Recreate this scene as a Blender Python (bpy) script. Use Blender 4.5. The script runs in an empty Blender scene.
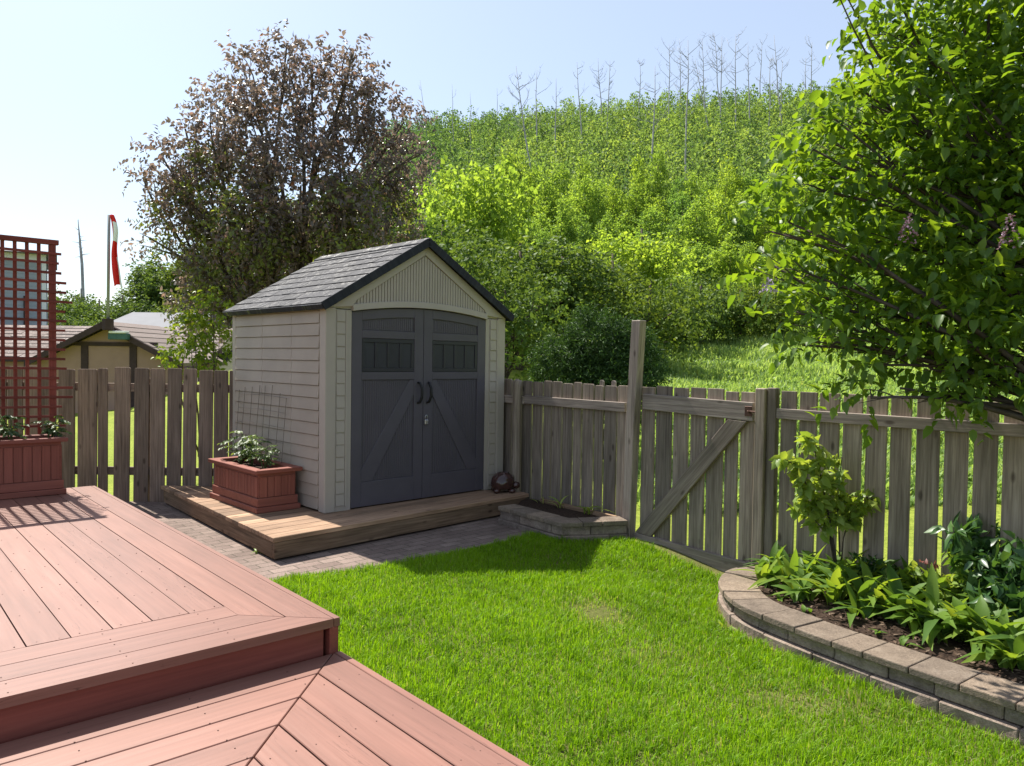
import bpy, math, random
import numpy as np
from mathutils import Vector, Matrix

random.seed(7)
RNG = np.random.default_rng(11)
SC = bpy.context.scene
COL = SC.collection
R_ = math.radians
PI = math.pi

# ------------------------------------------------------------------ survey of the yard
# The yard was measured from the photograph: eye 1.55 m above the paving, lens 26.5 mm.
EYE = 1.55
FPX = 755.0
PITCH, ROLL = R_(1.75), R_(0.85)
_F = Vector((0, math.cos(PITCH), -math.sin(PITCH)))
_R = Vector((1, 0, 0))
_U = Vector((0, math.sin(PITCH), math.cos(PITCH)))
RX = _R * math.cos(ROLL) + _U * math.sin(ROLL)
UX = _U * math.cos(ROLL) - _R * math.sin(ROLL)
EYEP = Vector((0, 0, EYE))


def sight(x, y):
    return _F + RX * ((x - 512) / FPX) + UX * ((383 - y) / FPX)


def at(x, y, z):                       # surveyed point on the level z
    d = sight(x, y)
    return EYEP + d * ((z - EYE) / d.z)


def atd(x, y, Y):                      # surveyed point at distance Y
    d = sight(x, y)
    return EYEP + d * (Y / d.y)


SUN_AZ, SUN_EL = R_(-41.5), R_(53)       # azimuth measured from +Y towards +X

# ------------------------------------------------------------------ object helpers


def link(o, parent=None):
    COL.objects.link(o)
    if parent is not None:
        o.parent = parent
    return o


def thing(name, label, cat, loc=(0, 0, 0), rz=0.0, group=None):
    o = bpy.data.objects.new(name, None)
    o.empty_display_size = 0.1
    COL.objects.link(o)
    o.location = loc
    o.rotation_euler = (0, 0, rz)
    return tag(o, label, cat, group)


def tag(o, label, cat, group=None):
    o['label'] = label
    o['category'] = cat
    if group:
        o['group'] = group
    return o


def copy_tree(o, parent=None):
    kids = [c for c in COL.objects if c.parent == o] if not hasattr(o, '_k') else o._k
    c = o.copy()
    COL.objects.link(c)
    if parent is not None:
        c.parent = parent
    for k in kids:
        copy_tree(k, c)
    return c


class MB:
    """collects shapes of one mesh object, with board coordinates for the materials"""

    def __init__(s):
        s.v, s.f, s.bc, s.br = [], [], [], []

    def add(s, verts, faces, bc=None, r=None):
        n = len(s.v)
        r = random.random() if r is None else r
        s.v += [tuple(p) for p in verts]
        s.f += [tuple(i + n for i in q) for q in faces]
        if bc is None:
            bc = verts
        o = (r * 37.1, r * 11.7, r * 5.3)
        s.bc += [(b[0] + o[0], b[1] + o[1], b[2] + o[2]) for b in bc]
        s.br += [r] * len(verts)
        return s

    def prism(s, poly, z0, z1, along=(1, 0), r=None, zf=None):
        """a flat board with outline poly (list of (x, y)), its grain running 'along'"""
        n = len(poly)
        if n < 3:
            return s
        area = sum(poly[i][0] * poly[(i + 1) % n][1] - poly[(i + 1) % n][0] * poly[i][1] for i in range(n))
        if area < 0:
            poly = poly[::-1]
        ax, ay = along
        vs = [(p[0], p[1], z0) for p in poly] + [(p[0], p[1], z1) for p in poly]
        bc = [(p[0] * ax + p[1] * ay, -p[0] * ay + p[1] * ax, p[2]) for p in vs]
        fs = [tuple(range(n - 1, -1, -1)), tuple(range(n, 2 * n))]
        fs += [(i, (i + 1) % n, n + (i + 1) % n, n + i) for i in range(n)]
        return s.add(vs, fs, bc, r)

    def box(s, x0, x1, y0, y1, z0, z1, axis=0, r=None):
        vs = [(x, y, z) for z in (z0, z1) for x, y in ((x0, y0), (x1, y0), (x1, y1), (x0, y1))]
        fs = [(3, 2, 1, 0), (4, 5, 6, 7), (0, 1, 5, 4), (1, 2, 6, 5), (2, 3, 7, 6), (3, 0, 4, 7)]
        o = {0: (0, 1, 2), 1: (1, 0, 2), 2: (2, 0, 1)}[axis]
        return s.add(vs, fs, [(p[o[0]], p[o[1]], p[o[2]]) for p in vs], r)

    def xz(s, poly, y0, y1, r=None, along=(0, 1)):
        """a plate whose outline lies in the x-z plane; y0 is the front (towards -y)"""
        n = len(poly)
        area = sum(poly[i][0] * poly[(i + 1) % n][1] - poly[(i + 1) % n][0] * poly[i][1] for i in range(n))
        if area < 0:
            poly = poly[::-1]
        ax, az = along
        vs = [(p[0], y0, p[1]) for p in poly] + [(p[0], y1, p[1]) for p in poly]
        bc = [(p[0] * ax + p[2] * az, p[0] * az - p[2] * ax, p[1]) for p in vs]
        fs = [tuple(range(n)), tuple(range(2 * n - 1, n - 1, -1))]
        fs += [(i, n + i, n + (i + 1) % n, (i + 1) % n) for i in range(n)]
        return s.add(vs, fs, bc, r)

    def tube(s, pts, rad, sides=6, cap=True, r=None):
        pts = [Vector(p) for p in pts]
        if not hasattr(rad, '__len__'):
            rad = [rad] * len(pts)
        vs, bc, fs = [], [], []
        L = 0
        t = (pts[1] - pts[0]).normalized()
        a = t.orthogonal().normalized()
        for i, p in enumerate(pts):
            if i:
                L += (p - pts[i - 1]).length
                t = ((pts[min(i + 1, len(pts) - 1)] - pts[i - 1])).normalized()
            a = (a - t * a.dot(t)).normalized()
            b = t.cross(a)
            for k in range(sides):
                g = 2 * PI * k / sides
                vs.append(p + (a * math.cos(g) + b * math.sin(g)) * rad[i])
                bc.append((L, rad[i] * g, 0))
        for i in range(len(pts) - 1):
            for k in range(sides):
                q = (k + 1) % sides
                fs.append((i * sides + k, i * sides + q, (i + 1) * sides + q, (i + 1) * sides + k))
        if cap:
            fs.append(tuple(range(sides - 1, -1, -1)))
            fs.append(tuple(range((len(pts) - 1) * sides, len(pts) * sides)))
        return s.add(vs, fs, bc, r)

    def build(s, name, mat, parent=None, bevel=0.0, smooth=False, seg=1):
        me = bpy.data.meshes.new(name)
        me.from_pydata(s.v, [], s.f)
        a = me.attributes.new('bc', 'FLOAT_VECTOR', 'POINT')
        a.data.foreach_set('vector', np.array(s.bc, dtype=np.float32).ravel())
        b = me.attributes.new('br', 'FLOAT', 'POINT')
        b.data.foreach_set('value', np.array(s.br, dtype=np.float32))
        me.materials.append(mat)
        if smooth:
            me.polygons.foreach_set('use_smooth', np.ones(len(me.polygons), dtype=bool))
        o = bpy.data.objects.new(name, me)
        link(o, parent)
        if bevel:
            m = o.modifiers.new('bevel', 'BEVEL')
            m.width = bevel
            m.segments = seg
            m.limit_method = 'ANGLE'
            m.angle_limit = R_(40)
        return o


def clip(poly, nx, ny, c):
    """keep the part of a convex outline where nx*x + ny*y <= c"""
    out = []
    n = len(poly)
    for i in range(n):
        p, q = poly[i], poly[(i + 1) % n]
        dp, dq = nx * p[0] + ny * p[1] - c, nx * q[0] + ny * q[1] - c
        if dp <= 0:
            out.append(p)
        if dp * dq < 0:
            t = dp / (dp - dq)
            out.append((p[0] + (q[0] - p[0]) * t, p[1] + (q[1] - p[1]) * t))
    return out


def np_mesh(name, verts, faces, br, mat, parent=None, k=None, smooth=False):
    """big meshes straight from arrays; faces is an (n, k) index array"""
    me = bpy.data.meshes.new(name)
    verts = np.asarray(verts, dtype=np.float32)
    faces = np.asarray(faces, dtype=np.int32)
    k = faces.shape[1]
    me.vertices.add(len(verts))
    me.vertices.foreach_set('co', verts.ravel())
    me.loops.add(faces.size)
    me.loops.foreach_set('vertex_index', faces.ravel())
    me.polygons.add(len(faces))
    me.polygons.foreach_set('loop_start', np.arange(0, faces.size, k, dtype=np.int32))
    me.polygons.foreach_set('loop_total', np.full(len(faces), k, dtype=np.int32))
    if smooth:
        me.polygons.foreach_set('use_smooth', np.ones(len(faces), dtype=bool))
    me.update(calc_edges=True)
    b = me.attributes.new('br', 'FLOAT', 'POINT')
    b.data.foreach_set('value', np.asarray(br, dtype=np.float32))
    me.materials.append(mat)
    o = bpy.data.objects.new(name, me)
    link(o, parent)
    return o


# ------------------------------------------------------------------ materials


def new_mat(name):
    m = bpy.data.materials.new(name)
    m.use_nodes = True
    nt = m.node_tree
    nt.nodes.clear()
    out = nt.nodes.new('ShaderNodeOutputMaterial')
    bs = nt.nodes.new('ShaderNodeBsdfPrincipled')
    nt.links.new(bs.outputs[0], out.inputs[0])
    return m, nt, bs, out


def N(nt, kind, **kw):
    n = nt.nodes.new(kind)
    for k, v in kw.items():
        if k in ('inputs',):
            for a, b in v.items():
                n.inputs[a].default_value = b
        else:
            setattr(n, k, v)
    return n


def ramp(nt, fac, stops, mode='LINEAR'):
    r = nt.nodes.new('ShaderNodeValToRGB')
    r.color_ramp.interpolation = mode
    e = r.color_ramp.elements
    while len(e) < len(stops):
        e.new(0.5)
    for i, (p, c) in enumerate(stops):
        e[i].position = p
        e[i].color = (*c, 1) if len(c) == 3 else c
    nt.links.new(fac, r.inputs[0])
    return r.outputs[0]


def mixc(nt, fac, a, b, mode='MIX'):
    m = nt.nodes.new('ShaderNodeMix')
    m.data_type = 'RGBA'
    m.blend_type = mode
    for s, v in ((m.inputs[0], fac), (m.inputs[6], a), (m.inputs[7], b)):
        if hasattr(v, 'links'):
            nt.links.new(v, s)
        elif isinstance(v, (int, float)):
            s.default_value = v
        else:
            s.default_value = (*v, 1)
    return m.outputs[2]


def attr(nt, name, out='Fac'):
    a = nt.nodes.new('ShaderNodeAttribute')
    a.attribute_name = name
    return a.outputs[out]


def noise(nt, vec, scale, detail=4, rough=0.6, dist=0.0):
    n = nt.nodes.new('ShaderNodeTexNoise')
    n.inputs['Scale'].default_value = scale
    n.inputs['Detail'].default_value = detail
    n.inputs['Roughness'].default_value = rough
    n.inputs['Distortion'].default_value = dist
    if vec is not None:
        nt.links.new(vec, n.inputs['Vector'])
    return n.outputs['Fac']


def mapping(nt, vec, scale):
    m = nt.nodes.new('ShaderNodeMapping')
    m.inputs['Scale'].default_value = scale
    nt.links.new(vec, m.inputs['Vector'])
    return m.outputs[0]


def bump(nt, bs, h, strength=0.3, dist=0.01):
    b = nt.nodes.new('ShaderNodeBump')
    b.inputs['Strength'].default_value = strength
    b.inputs['Distance'].default_value = dist
    nt.links.new(h, b.inputs['Height'])
    nt.links.new(b.outputs[0], bs.inputs['Normal'])


def objvec(nt):
    return nt.nodes.new('ShaderNodeTexCoord').outputs['Object']


def wood(name, dark, mid, light, grain=1.0, rough=0.8, per_object=False, knots=True, spec=0.25, var=0.35, bstr=0.35, stains=0.8, cracks=0.0):
    m, nt, bs, out = new_mat(name)
    bc = attr(nt, 'bc', 'Vector')
    if per_object:
        oi = nt.nodes.new('ShaderNodeObjectInfo')
        ad = nt.nodes.new('ShaderNodeVectorMath')
        ad.operation = 'MULTIPLY_ADD'
        nt.links.new(oi.outputs['Random'], ad.inputs[0])
        ad.inputs[1].default_value = (91.0, 57.0, 23.0)
        nt.links.new(bc, ad.inputs[2])
        bc = ad.outputs[0]
        rnd = oi.outputs['Random']
    else:
        rnd = attr(nt, 'br')
    g = noise(nt, mapping(nt, bc, (2.2 * grain, 60 * grain, 60 * grain)), 1.0, 6, 0.65, 0.4)
    big = noise(nt, mapping(nt, bc, (1.2, 5, 5)), 1.0, 3, 0.6)
    c = ramp(nt, g, [(0.3, dark), (0.52, mid), (0.75, light)])
    stain = ramp(nt, big, [(0.35, (0.62, 0.62, 0.60)), (0.62, (1.1, 1.08, 1.05))])
    c = mixc(nt, stains, c, stain, 'MULTIPLY')
    tone = ramp(nt, rnd, [(0.0, (1 - var, 1 - var, 1 - var)), (0.5, (1, 0.98, 0.96)), (1.0, (1 + var, 1 + var * 0.9, 1 + var * 0.75))])
    c = mixc(nt, 1.0, c, tone, 'MULTIPLY')
    if knots:
        vo = nt.nodes.new('ShaderNodeTexVoronoi')
        vo.inputs['Scale'].default_value = 1.0
        nt.links.new(mapping(nt, bc, (3.2, 7.5, 7.5)), vo.inputs['Vector'])
        kn = ramp(nt, vo.outputs['Distance'], [(0.06, (0.25, 0.22, 0.2)), (0.14, (1, 1, 1))])
        c = mixc(nt, 0.75, c, kn, 'MULTIPLY')
    if cracks:
        cn = noise(nt, mapping(nt, bc, (1.4, 26, 26)), 1.0, 5, 0.55, 0.8)
        line = ramp(nt, cn, [(0.492, (1, 1, 1)), (0.5, (0.45, 0.4, 0.38)), (0.508, (1, 1, 1))])
        where = ramp(nt, noise(nt, mapping(nt, bc, (0.8, 3, 3)), 1.0, 2, 0.5), [(0.5, (0, 0, 0)), (0.62, (1, 1, 1))])
        wl = nt.nodes.new('ShaderNodeMath')
        wl.operation = 'MULTIPLY'
        wl.inputs[1].default_value = cracks
        nt.links.new(where, wl.inputs[0])
        c = mixc(nt, wl.outputs[0], c, mixc(nt, 1.0, c, line, 'MULTIPLY'))
    nt.links.new(c, bs.inputs['Base Color'])
    bs.inputs['Roughness'].default_value = rough
    bs.inputs['Specular IOR Level'].default_value = spec
    bump(nt, bs, g, bstr, 0.004)
    return m


def plain(name, col, rough=0.6, var=0.12, nscale=6.0, spec=0.3, metal=0.0, bstr=0.0, bscale=80.0):
    m, nt, bs, out = new_mat(name)
    v = objvec(nt)
    n = noise(nt, v, nscale, 4, 0.6)
    lo = tuple(c * (1 - var) for c in col)
    hi = tuple(min(1, c * (1 + var)) for c in col)
    nt.links.new(ramp(nt, n, [(0.3, lo), (0.7, hi)]), bs.inputs['Base Color'])
    bs.inputs['Roughness'].default_value = rough
    bs.inputs['Specular IOR Level'].default_value = spec
    bs.inputs['Metallic'].default_value = metal
    if bstr:
        bump(nt, bs, noise(nt, v, bscale, 5, 0.65), bstr, 0.004)
    return m


def leafm(name, stops, trans=0.45, tint=(1.25, 1.2, 0.7), rough=0.45, spec=0.35, per_object=0.0):
    m, nt, bs, out = new_mat(name)
    c = ramp(nt, attr(nt, 'br'), stops)
    if per_object:
        oi = nt.nodes.new('ShaderNodeObjectInfo')
        t = ramp(nt, oi.outputs['Random'], [(0, (1 - per_object * 1.2, 1 - per_object * 0.8, 1)), (0.5, (0.95, 1, 1)), (1, (1 + per_object * 0.55, 1 + per_object * 0.4, 0.8))])
        c = mixc(nt, 1.0, c, t, 'MULTIPLY')
    nt.links.new(c, bs.inputs['Base Color'])
    bs.inputs['Roughness'].default_value = rough
    bs.inputs['Specular IOR Level'].default_value = spec
    tr = nt.nodes.new('ShaderNodeBsdfTranslucent')
    nt.links.new(mixc(nt, 1.0, c, tint, 'MULTIPLY'), tr.inputs[0])
    mx = nt.nodes.new('ShaderNodeMixShader')
    mx.inputs[0].default_value = trans
    nt.links.new(bs.outputs[0], mx.inputs[1])
    nt.links.new(tr.outputs[0], mx.inputs[2])
    nt.links.new(mx.outputs[0], out.inputs[0])
    return m


M = {}
M['fence'] = wood('weathered fence wood', (0.145, 0.116, 0.096), (0.262, 0.216, 0.178), (0.38, 0.328, 0.277), per_object=True, var=0.3)
M['fence_brown'] = wood('brownish fence wood', (0.125, 0.092, 0.074), (0.22, 0.163, 0.13), (0.32, 0.25, 0.205), per_object=True, var=0.25)
M['rail'] = wood('silvered rail wood', (0.18, 0.147, 0.128), (0.31, 0.26, 0.23), (0.46, 0.405, 0.36), per_object=True, var=0.2)
M['platform'] = wood('pale cedar boards', (0.17, 0.108, 0.068), (0.31, 0.20, 0.132), (0.43, 0.295, 0.205), var=0.25)
M['skirt'] = wood('brown cedar skirt', (0.12, 0.078, 0.05), (0.235, 0.155, 0.10), (0.36, 0.25, 0.17), var=0.2)
M['deck'] = wood('terracotta deck paint', (0.192, 0.090, 0.066), (0.232, 0.108, 0.080), (0.262, 0.130, 0.098), grain=0.5, rough=0.48, knots=False, var=0.10, spec=0.4, bstr=0.2, stains=0.3, cracks=0.9)
M['fascia'] = wood('terracotta fascia paint', (0.19, 0.055, 0.042), (0.24, 0.07, 0.052), (0.28, 0.09, 0.065), grain=0.6, rough=0.5, knots=False, var=0.08, bstr=0.15, stains=0.3)
M['planter'] = wood('red brown planter paint', (0.19, 0.062, 0.045), (0.25, 0.084, 0.06), (0.30, 0.108, 0.078), grain=0.6, rough=0.55, knots=False, var=0.08, bstr=0.15, stains=0.3)
M['trellis'] = wood('red stained lattice', (0.15, 0.036, 0.026), (0.20, 0.052, 0.038), (0.26, 0.08, 0.06), knots=False, var=0.2, bstr=0.1)
M['siding'] = plain('taupe resin siding', (0.36, 0.303, 0.25), 0.55, 0.11, 1.7, 0.3, bstr=0.08, bscale=120)
M['trim'] = plain('khaki resin trim', (0.385, 0.335, 0.29), 0.55, 0.05, 3.0, 0.3, bstr=0.05, bscale=150)
M['door'] = plain('slate resin door', (0.088, 0.077, 0.093), 0.5, 0.08, 4.0, 0.35, bstr=0.06, bscale=160)
M['door_dark'] = plain('dark slate window', (0.026, 0.025, 0.033), 0.4, 0.1, 5.0, 0.4)
M['pane'] = plain('dark moulded pane', (0.034, 0.034, 0.044), 0.4, 0.15, 6.0, 0.3)
M['black'] = plain('black plastic', (0.012, 0.012, 0.014), 0.4, 0.2)
M['metal'] = plain('zinc metal', (0.55, 0.56, 0.58), 0.35, 0.1, metal=1.0)
M['wire'] = plain('dull wire', (0.16, 0.14, 0.12), 0.55, 0.2, metal=0.4)
M['bark'] = plain('grey brown bark', (0.10, 0.08, 0.062), 0.9, 0.35, 14, 0.1, bstr=0.5, bscale=50)
M['bark_dark'] = plain('dark bark', (0.075, 0.06, 0.05), 0.9, 0.35, 14, 0.1, bstr=0.5, bscale=50)
M['deadwood'] = plain('bleached dead wood', (0.42, 0.405, 0.385), 0.9, 0.25, 3, 0.1)
M['stem'] = plain('green stem', (0.10, 0.16, 0.04), 0.6, 0.2)
M['soil'] = plain('dark bark mulch', (0.045, 0.03, 0.022), 0.95, 0.6, 45, 0.1, bstr=1.0, bscale=60)
M['chips'] = leafm('bark chips', [(0.0, (0.03, 0.02, 0.014)), (0.6, (0.085, 0.055, 0.038)), (1.0, (0.19, 0.14, 0.10))], 0.0, rough=0.9, spec=0.1)
M['terracotta_glaze'] = plain('brown glazed pottery', (0.055, 0.024, 0.020), 0.16, 0.35, 18, 0.6)


def stone(name, a, b, c, spec=0.2):
    m, nt, bs, out = new_mat(name)
    v = attr(nt, 'bc', 'Vector')
    n1 = noise(nt, v, 9, 6, 0.7)
    n2 = noise(nt, v, 70, 4, 0.7)
    col = ramp(nt, n1, [(0.3, a), (0.52, b), (0.75, c)])
    col = mixc(nt, 0.6, col, ramp(nt, n2, [(0.3, (0.55, 0.55, 0.55)), (0.7, (1.2, 1.2, 1.2))]), 'MULTIPLY')
    col = mixc(nt, 1.0, col, ramp(nt, attr(nt, 'br'), [(0, (0.78, 0.78, 0.8)), (1, (1.16, 1.12, 1.08))]), 'MULTIPLY')
    nt.links.new(col, bs.inputs['Base Color'])
    bs.inputs['Roughness'].default_value = 0.9
    bs.inputs['Specular IOR Level'].default_value = spec
    mm = nt.nodes.new('ShaderNodeMath')
    mm.operation = 'ADD'
    nt.links.new(n1, mm.inputs[0])
    nt.links.new(n2, mm.inputs[1])
    bump(nt, bs, mm.outputs[0], 0.7, 0.012)
    return m


M['cap'] = stone('tan cast cap stone', (0.165, 0.13, 0.10), (0.235, 0.185, 0.14), (0.30, 0.245, 0.19))
M['block'] = stone('grey tan split block', (0.165, 0.13, 0.105), (0.275, 0.22, 0.18), (0.38, 0.315, 0.26))


def shingle_mat(name, a, b, rough, spec):
    m, nt, bs, out = new_mat(name)
    v = attr(nt, 'bc', 'Vector')
    col = ramp(nt, noise(nt, v, 40, 4, 0.7), [(0.3, a), (0.7, b)])
    col = mixc(nt, 1.0, col, ramp(nt, attr(nt, 'br'), [(0, (0.82, 0.82, 0.82)), (1, (1.2, 1.2, 1.2))]), 'MULTIPLY')
    nt.links.new(col, bs.inputs['Base Color'])
    big = noise(nt, v, 9, 4, 0.7)
    nt.links.new(ramp(nt, big, [(0.36, (rough - 0.27,) * 3), (0.46, (rough + 0.22,) * 3)]), bs.inputs['Roughness'])
    bs.inputs['Specular IOR Level'].default_value = spec
    bump(nt, bs, noise(nt, mapping(nt, v, (1, 6, 1)), 22, 5, 0.7), 0.5, 0.01)
    return m


M['roof'] = shingle_mat('charcoal resin shingles', (0.014, 0.015, 0.021), (0.032, 0.034, 0.045), 0.54, 0.24)
M['house_roof'] = shingle_mat('faded pinkish shingles', (0.17, 0.135, 0.12), (0.27, 0.225, 0.205), 0.85, 0.15)

# foliage
M['purple'] = leafm('bronze purple leaves', [(0.0, (0.10, 0.086, 0.082)), (0.4, (0.17, 0.14, 0.13)), (0.75, (0.235, 0.18, 0.168)), (0.95, (0.31, 0.18, 0.14)), (1.0, (0.46, 0.18, 0.08))], 0.5, (1.1, 1.0, 0.8), 0.33, 0.7)
M['purple_green'] = leafm('bronze green leaves', [(0.0, (0.10, 0.12, 0.05)), (0.5, (0.165, 0.195, 0.065)), (1.0, (0.27, 0.31, 0.07))], 0.52, (1.3, 1.25, 0.6), 0.35, 0.6)
M['lilac'] = leafm('lilac leaves', [(0.0, (0.05, 0.11, 0.02)), (0.5, (0.09, 0.17, 0.026)), (1.0, (0.16, 0.25, 0.032))], 0.52, (2.3, 1.95, 0.5), 0.45, 0.35)
M['aspen'] = leafm('aspen leaves', [(0.0, (0.15, 0.24, 0.045)), (0.5, (0.235, 0.345, 0.06)), (1.0, (0.34, 0.44, 0.08))], 0.58, (1.4, 1.32, 0.7), 0.6, 0.2, per_object=0.35)
M['darkleaf'] = leafm('dark green leaves', [(0.0, (0.06, 0.105, 0.03)), (0.5, (0.105, 0.17, 0.04)), (1.0, (0.18, 0.25, 0.05))], 0.4, (1.4, 1.25, 0.6), 0.6, 0.15, per_object=0.15)
M['conifer'] = leafm('juniper needles', [(0.0, (0.025, 0.055, 0.018)), (0.5, (0.05, 0.10, 0.028)), (1.0, (0.085, 0.16, 0.04))], 0.3, (1.2, 1.2, 0.6), 0.6, 0.2)
M['yellowleaf'] = leafm('yellow green leaves', [(0.0, (0.09, 0.15, 0.02)), (0.5, (0.16, 0.24, 0.03)), (1.0, (0.26, 0.34, 0.04))], 0.5, (1.35, 1.2, 0.5), 0.45, 0.3)
M['hillwood'] = leafm('hillside wood', [(0.0, (0.075, 0.14, 0.06)), (0.35, (0.125, 0.205, 0.07)), (0.7, (0.21, 0.31, 0.08)), (1.0, (0.31, 0.39, 0.10))], 0.55, (1.3, 1.25, 0.65), 0.6, 0.2)
M['grass'] = leafm('lawn grass', [(0.0, (0.115, 0.235, 0.007)), (0.45, (0.195, 0.36, 0.010)), (0.88, (0.29, 0.47, 0.015)), (0.96, (0.32, 0.36, 0.12)), (1.0, (0.42, 0.38, 0.20))], 0.5, (1.25, 1.2, 0.5), 0.5, 0.25)
M['weeds'] = leafm('bank weeds', [(0.0, (0.18, 0.29, 0.09)), (0.5, (0.29, 0.42, 0.13)), (1.0, (0.42, 0.52, 0.20))], 0.52, (1.25, 1.2, 0.6), 0.5, 0.25)
M['hosta'] = leafm('lily leaves', [(0.0, (0.085, 0.17, 0.035)), (0.5, (0.15, 0.26, 0.04)), (1.0, (0.27, 0.36, 0.05))], 0.5, (1.4, 1.25, 0.5), 0.5, 0.25)
M['sapling'] = leafm('pale shrub leaves', [(0.0, (0.17, 0.27, 0.05)), (0.5, (0.27, 0.38, 0.07)), (1.0, (0.40, 0.48, 0.13))], 0.5, (1.35, 1.2, 0.5), 0.4, 0.4)
M['peony'] = leafm('dark bed leaves', [(0.0, (0.03, 0.08, 0.025)), (0.5, (0.055, 0.125, 0.035)), (1.0, (0.10, 0.19, 0.05))], 0.35, (1.3, 1.25, 0.5), 0.35, 0.5)
M['tomato'] = leafm('tomato leaves', [(0.0, (0.05, 0.085, 0.035)), (0.5, (0.09, 0.14, 0.055)), (1.0, (0.19, 0.25, 0.07))], 0.35, (1.2, 1.2, 0.6), 0.5, 0.35)
M['redleaf'] = leafm('reddish leaves', [(0.0, (0.20, 0.07, 0.06)), (1.0, (0.32, 0.14, 0.12))], 0.4, (1.2, 1, 0.8))
M['lilac_flower'] = leafm('faded lilac flowers', [(0.0, (0.16, 0.08, 0.09)), (0.6, (0.27, 0.15, 0.19)), (1.0, (0.42, 0.30, 0.42))], 0.3, (1, 1, 1))
M['lilac_fresh'] = leafm('fresh lilac flowers', [(0.0, (0.40, 0.32, 0.52)), (1.0, (0.62, 0.52, 0.72))], 0.3, (1, 1, 1))


def ground_mat():
    m, nt, bs, out = new_mat('open grass ground')
    v = objvec(nt)
    n1 = noise(nt, v, 0.35, 5, 0.6)
    n2 = noise(nt, v, 14, 5, 0.7)
    c = ramp(nt, n1, [(0.3, (0.17, 0.22, 0.03)), (0.6, (0.25, 0.30, 0.045)), (0.8, (0.30, 0.31, 0.075))])
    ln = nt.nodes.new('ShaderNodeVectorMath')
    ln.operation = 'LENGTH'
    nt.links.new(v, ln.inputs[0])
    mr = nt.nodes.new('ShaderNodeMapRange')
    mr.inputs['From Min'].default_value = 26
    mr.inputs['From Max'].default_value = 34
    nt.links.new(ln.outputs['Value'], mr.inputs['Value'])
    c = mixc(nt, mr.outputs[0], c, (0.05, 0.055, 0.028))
    c = mixc(nt, 0.7, c, ramp(nt, n2, [(0.3, (0.55, 0.6, 0.5)), (0.7, (1.25, 1.2, 1.2))]), 'MULTIPLY')
    nt.links.new(c, bs.inputs['Base Color'])
    bs.inputs['Roughness'].default_value = 0.9
    bs.inputs['Specular IOR Level'].default_value = 0.1
    bump(nt, bs, n2, 0.8, 0.05)
    return m


def lawn_mat():
    m, nt, bs, out = new_mat('lawn thatch')
    v = objvec(nt)
    n1 = noise(nt, v, 1.6, 4, 0.6)
    n2 = noise(nt, v, 60, 4, 0.7)
    c = ramp(nt, n1, [(0.3, (0.085, 0.105, 0.025)), (0.7, (0.16, 0.15, 0.06))])
    c = mixc(nt, 0.8, c, ramp(nt, n2, [(0.3, (0.5, 0.5, 0.5)), (0.7, (1.3, 1.25, 1.2))]), 'MULTIPLY')
    nt.links.new(c, bs.inputs['Base Color'])
    bs.inputs['Roughness'].default_value = 0.95
    bs.inputs['Specular IOR Level'].default_value = 0.05
    return m


def paver_mat():
    m, nt, bs, out = new_mat('concrete brick pavers')
    v = objvec(nt)
    b = nt.nodes.new('ShaderNodeTexBrick')
    b.inputs['Scale'].default_value = 1.0
    b.inputs['Brick Width'].default_value = 0.2
    b.inputs['Row Height'].default_value = 0.1
    b.inputs['Mortar Size'].default_value = 0.005
    b.inputs['Mortar Smooth'].default_value = 0.3
    b.inputs['Color1'].default_value = (0.185, 0.135, 0.115, 1)
    b.inputs['Color2'].default_value = (0.265, 0.20, 0.17, 1)
    b.inputs['Mortar'].default_value = (0.10, 0.085, 0.065, 1)
    nt.links.new(v, b.inputs['Vector'])
    n1 = noise(nt, v, 2.5, 5, 0.65)
    n2 = noise(nt, v, 90, 4, 0.7)
    c = mixc(nt, 0.7, b.outputs['Color'], ramp(nt, n1, [(0.3, (0.6, 0.6, 0.58)), (0.7, (1.15, 1.15, 1.15))]), 'MULTIPLY')
    c = mixc(nt, 0.7, c, ramp(nt, n2, [(0.3, (0.6, 0.6, 0.6)), (0.7, (1.25, 1.25, 1.25))]), 'MULTIPLY')
    nt.links.new(c, bs.inputs['Base Color'])
    bs.inputs['Roughness'].default_value = 0.9
    bs.inputs['Specular IOR Level'].default_value = 0.2
    inv = nt.nodes.new('ShaderNodeMath')
    inv.operation = 'SUBTRACT'
    inv.inputs[0].default_value = 1.0
    nt.links.new(b.outputs['Fac'], inv.inputs[1])
    mm = nt.nodes.new('ShaderNodeMath')
    mm.operation = 'MULTIPLY_ADD'
    mm.inputs[1].default_value = 0.3
    nt.links.new(n2, mm.inputs[0])
    nt.links.new(inv.outputs[0], mm.inputs[2])
    bump(nt, bs, mm.outputs[0], 0.6, 0.008)
    return m


M['ground'], M['lawn'], M['paver'] = ground_mat(), lawn_mat(), paver_mat()

# ------------------------------------------------------------------ foliage helpers


def unit(a):
    return a / np.maximum(np.linalg.norm(a, axis=1, keepdims=True), 1e-9)


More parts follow.
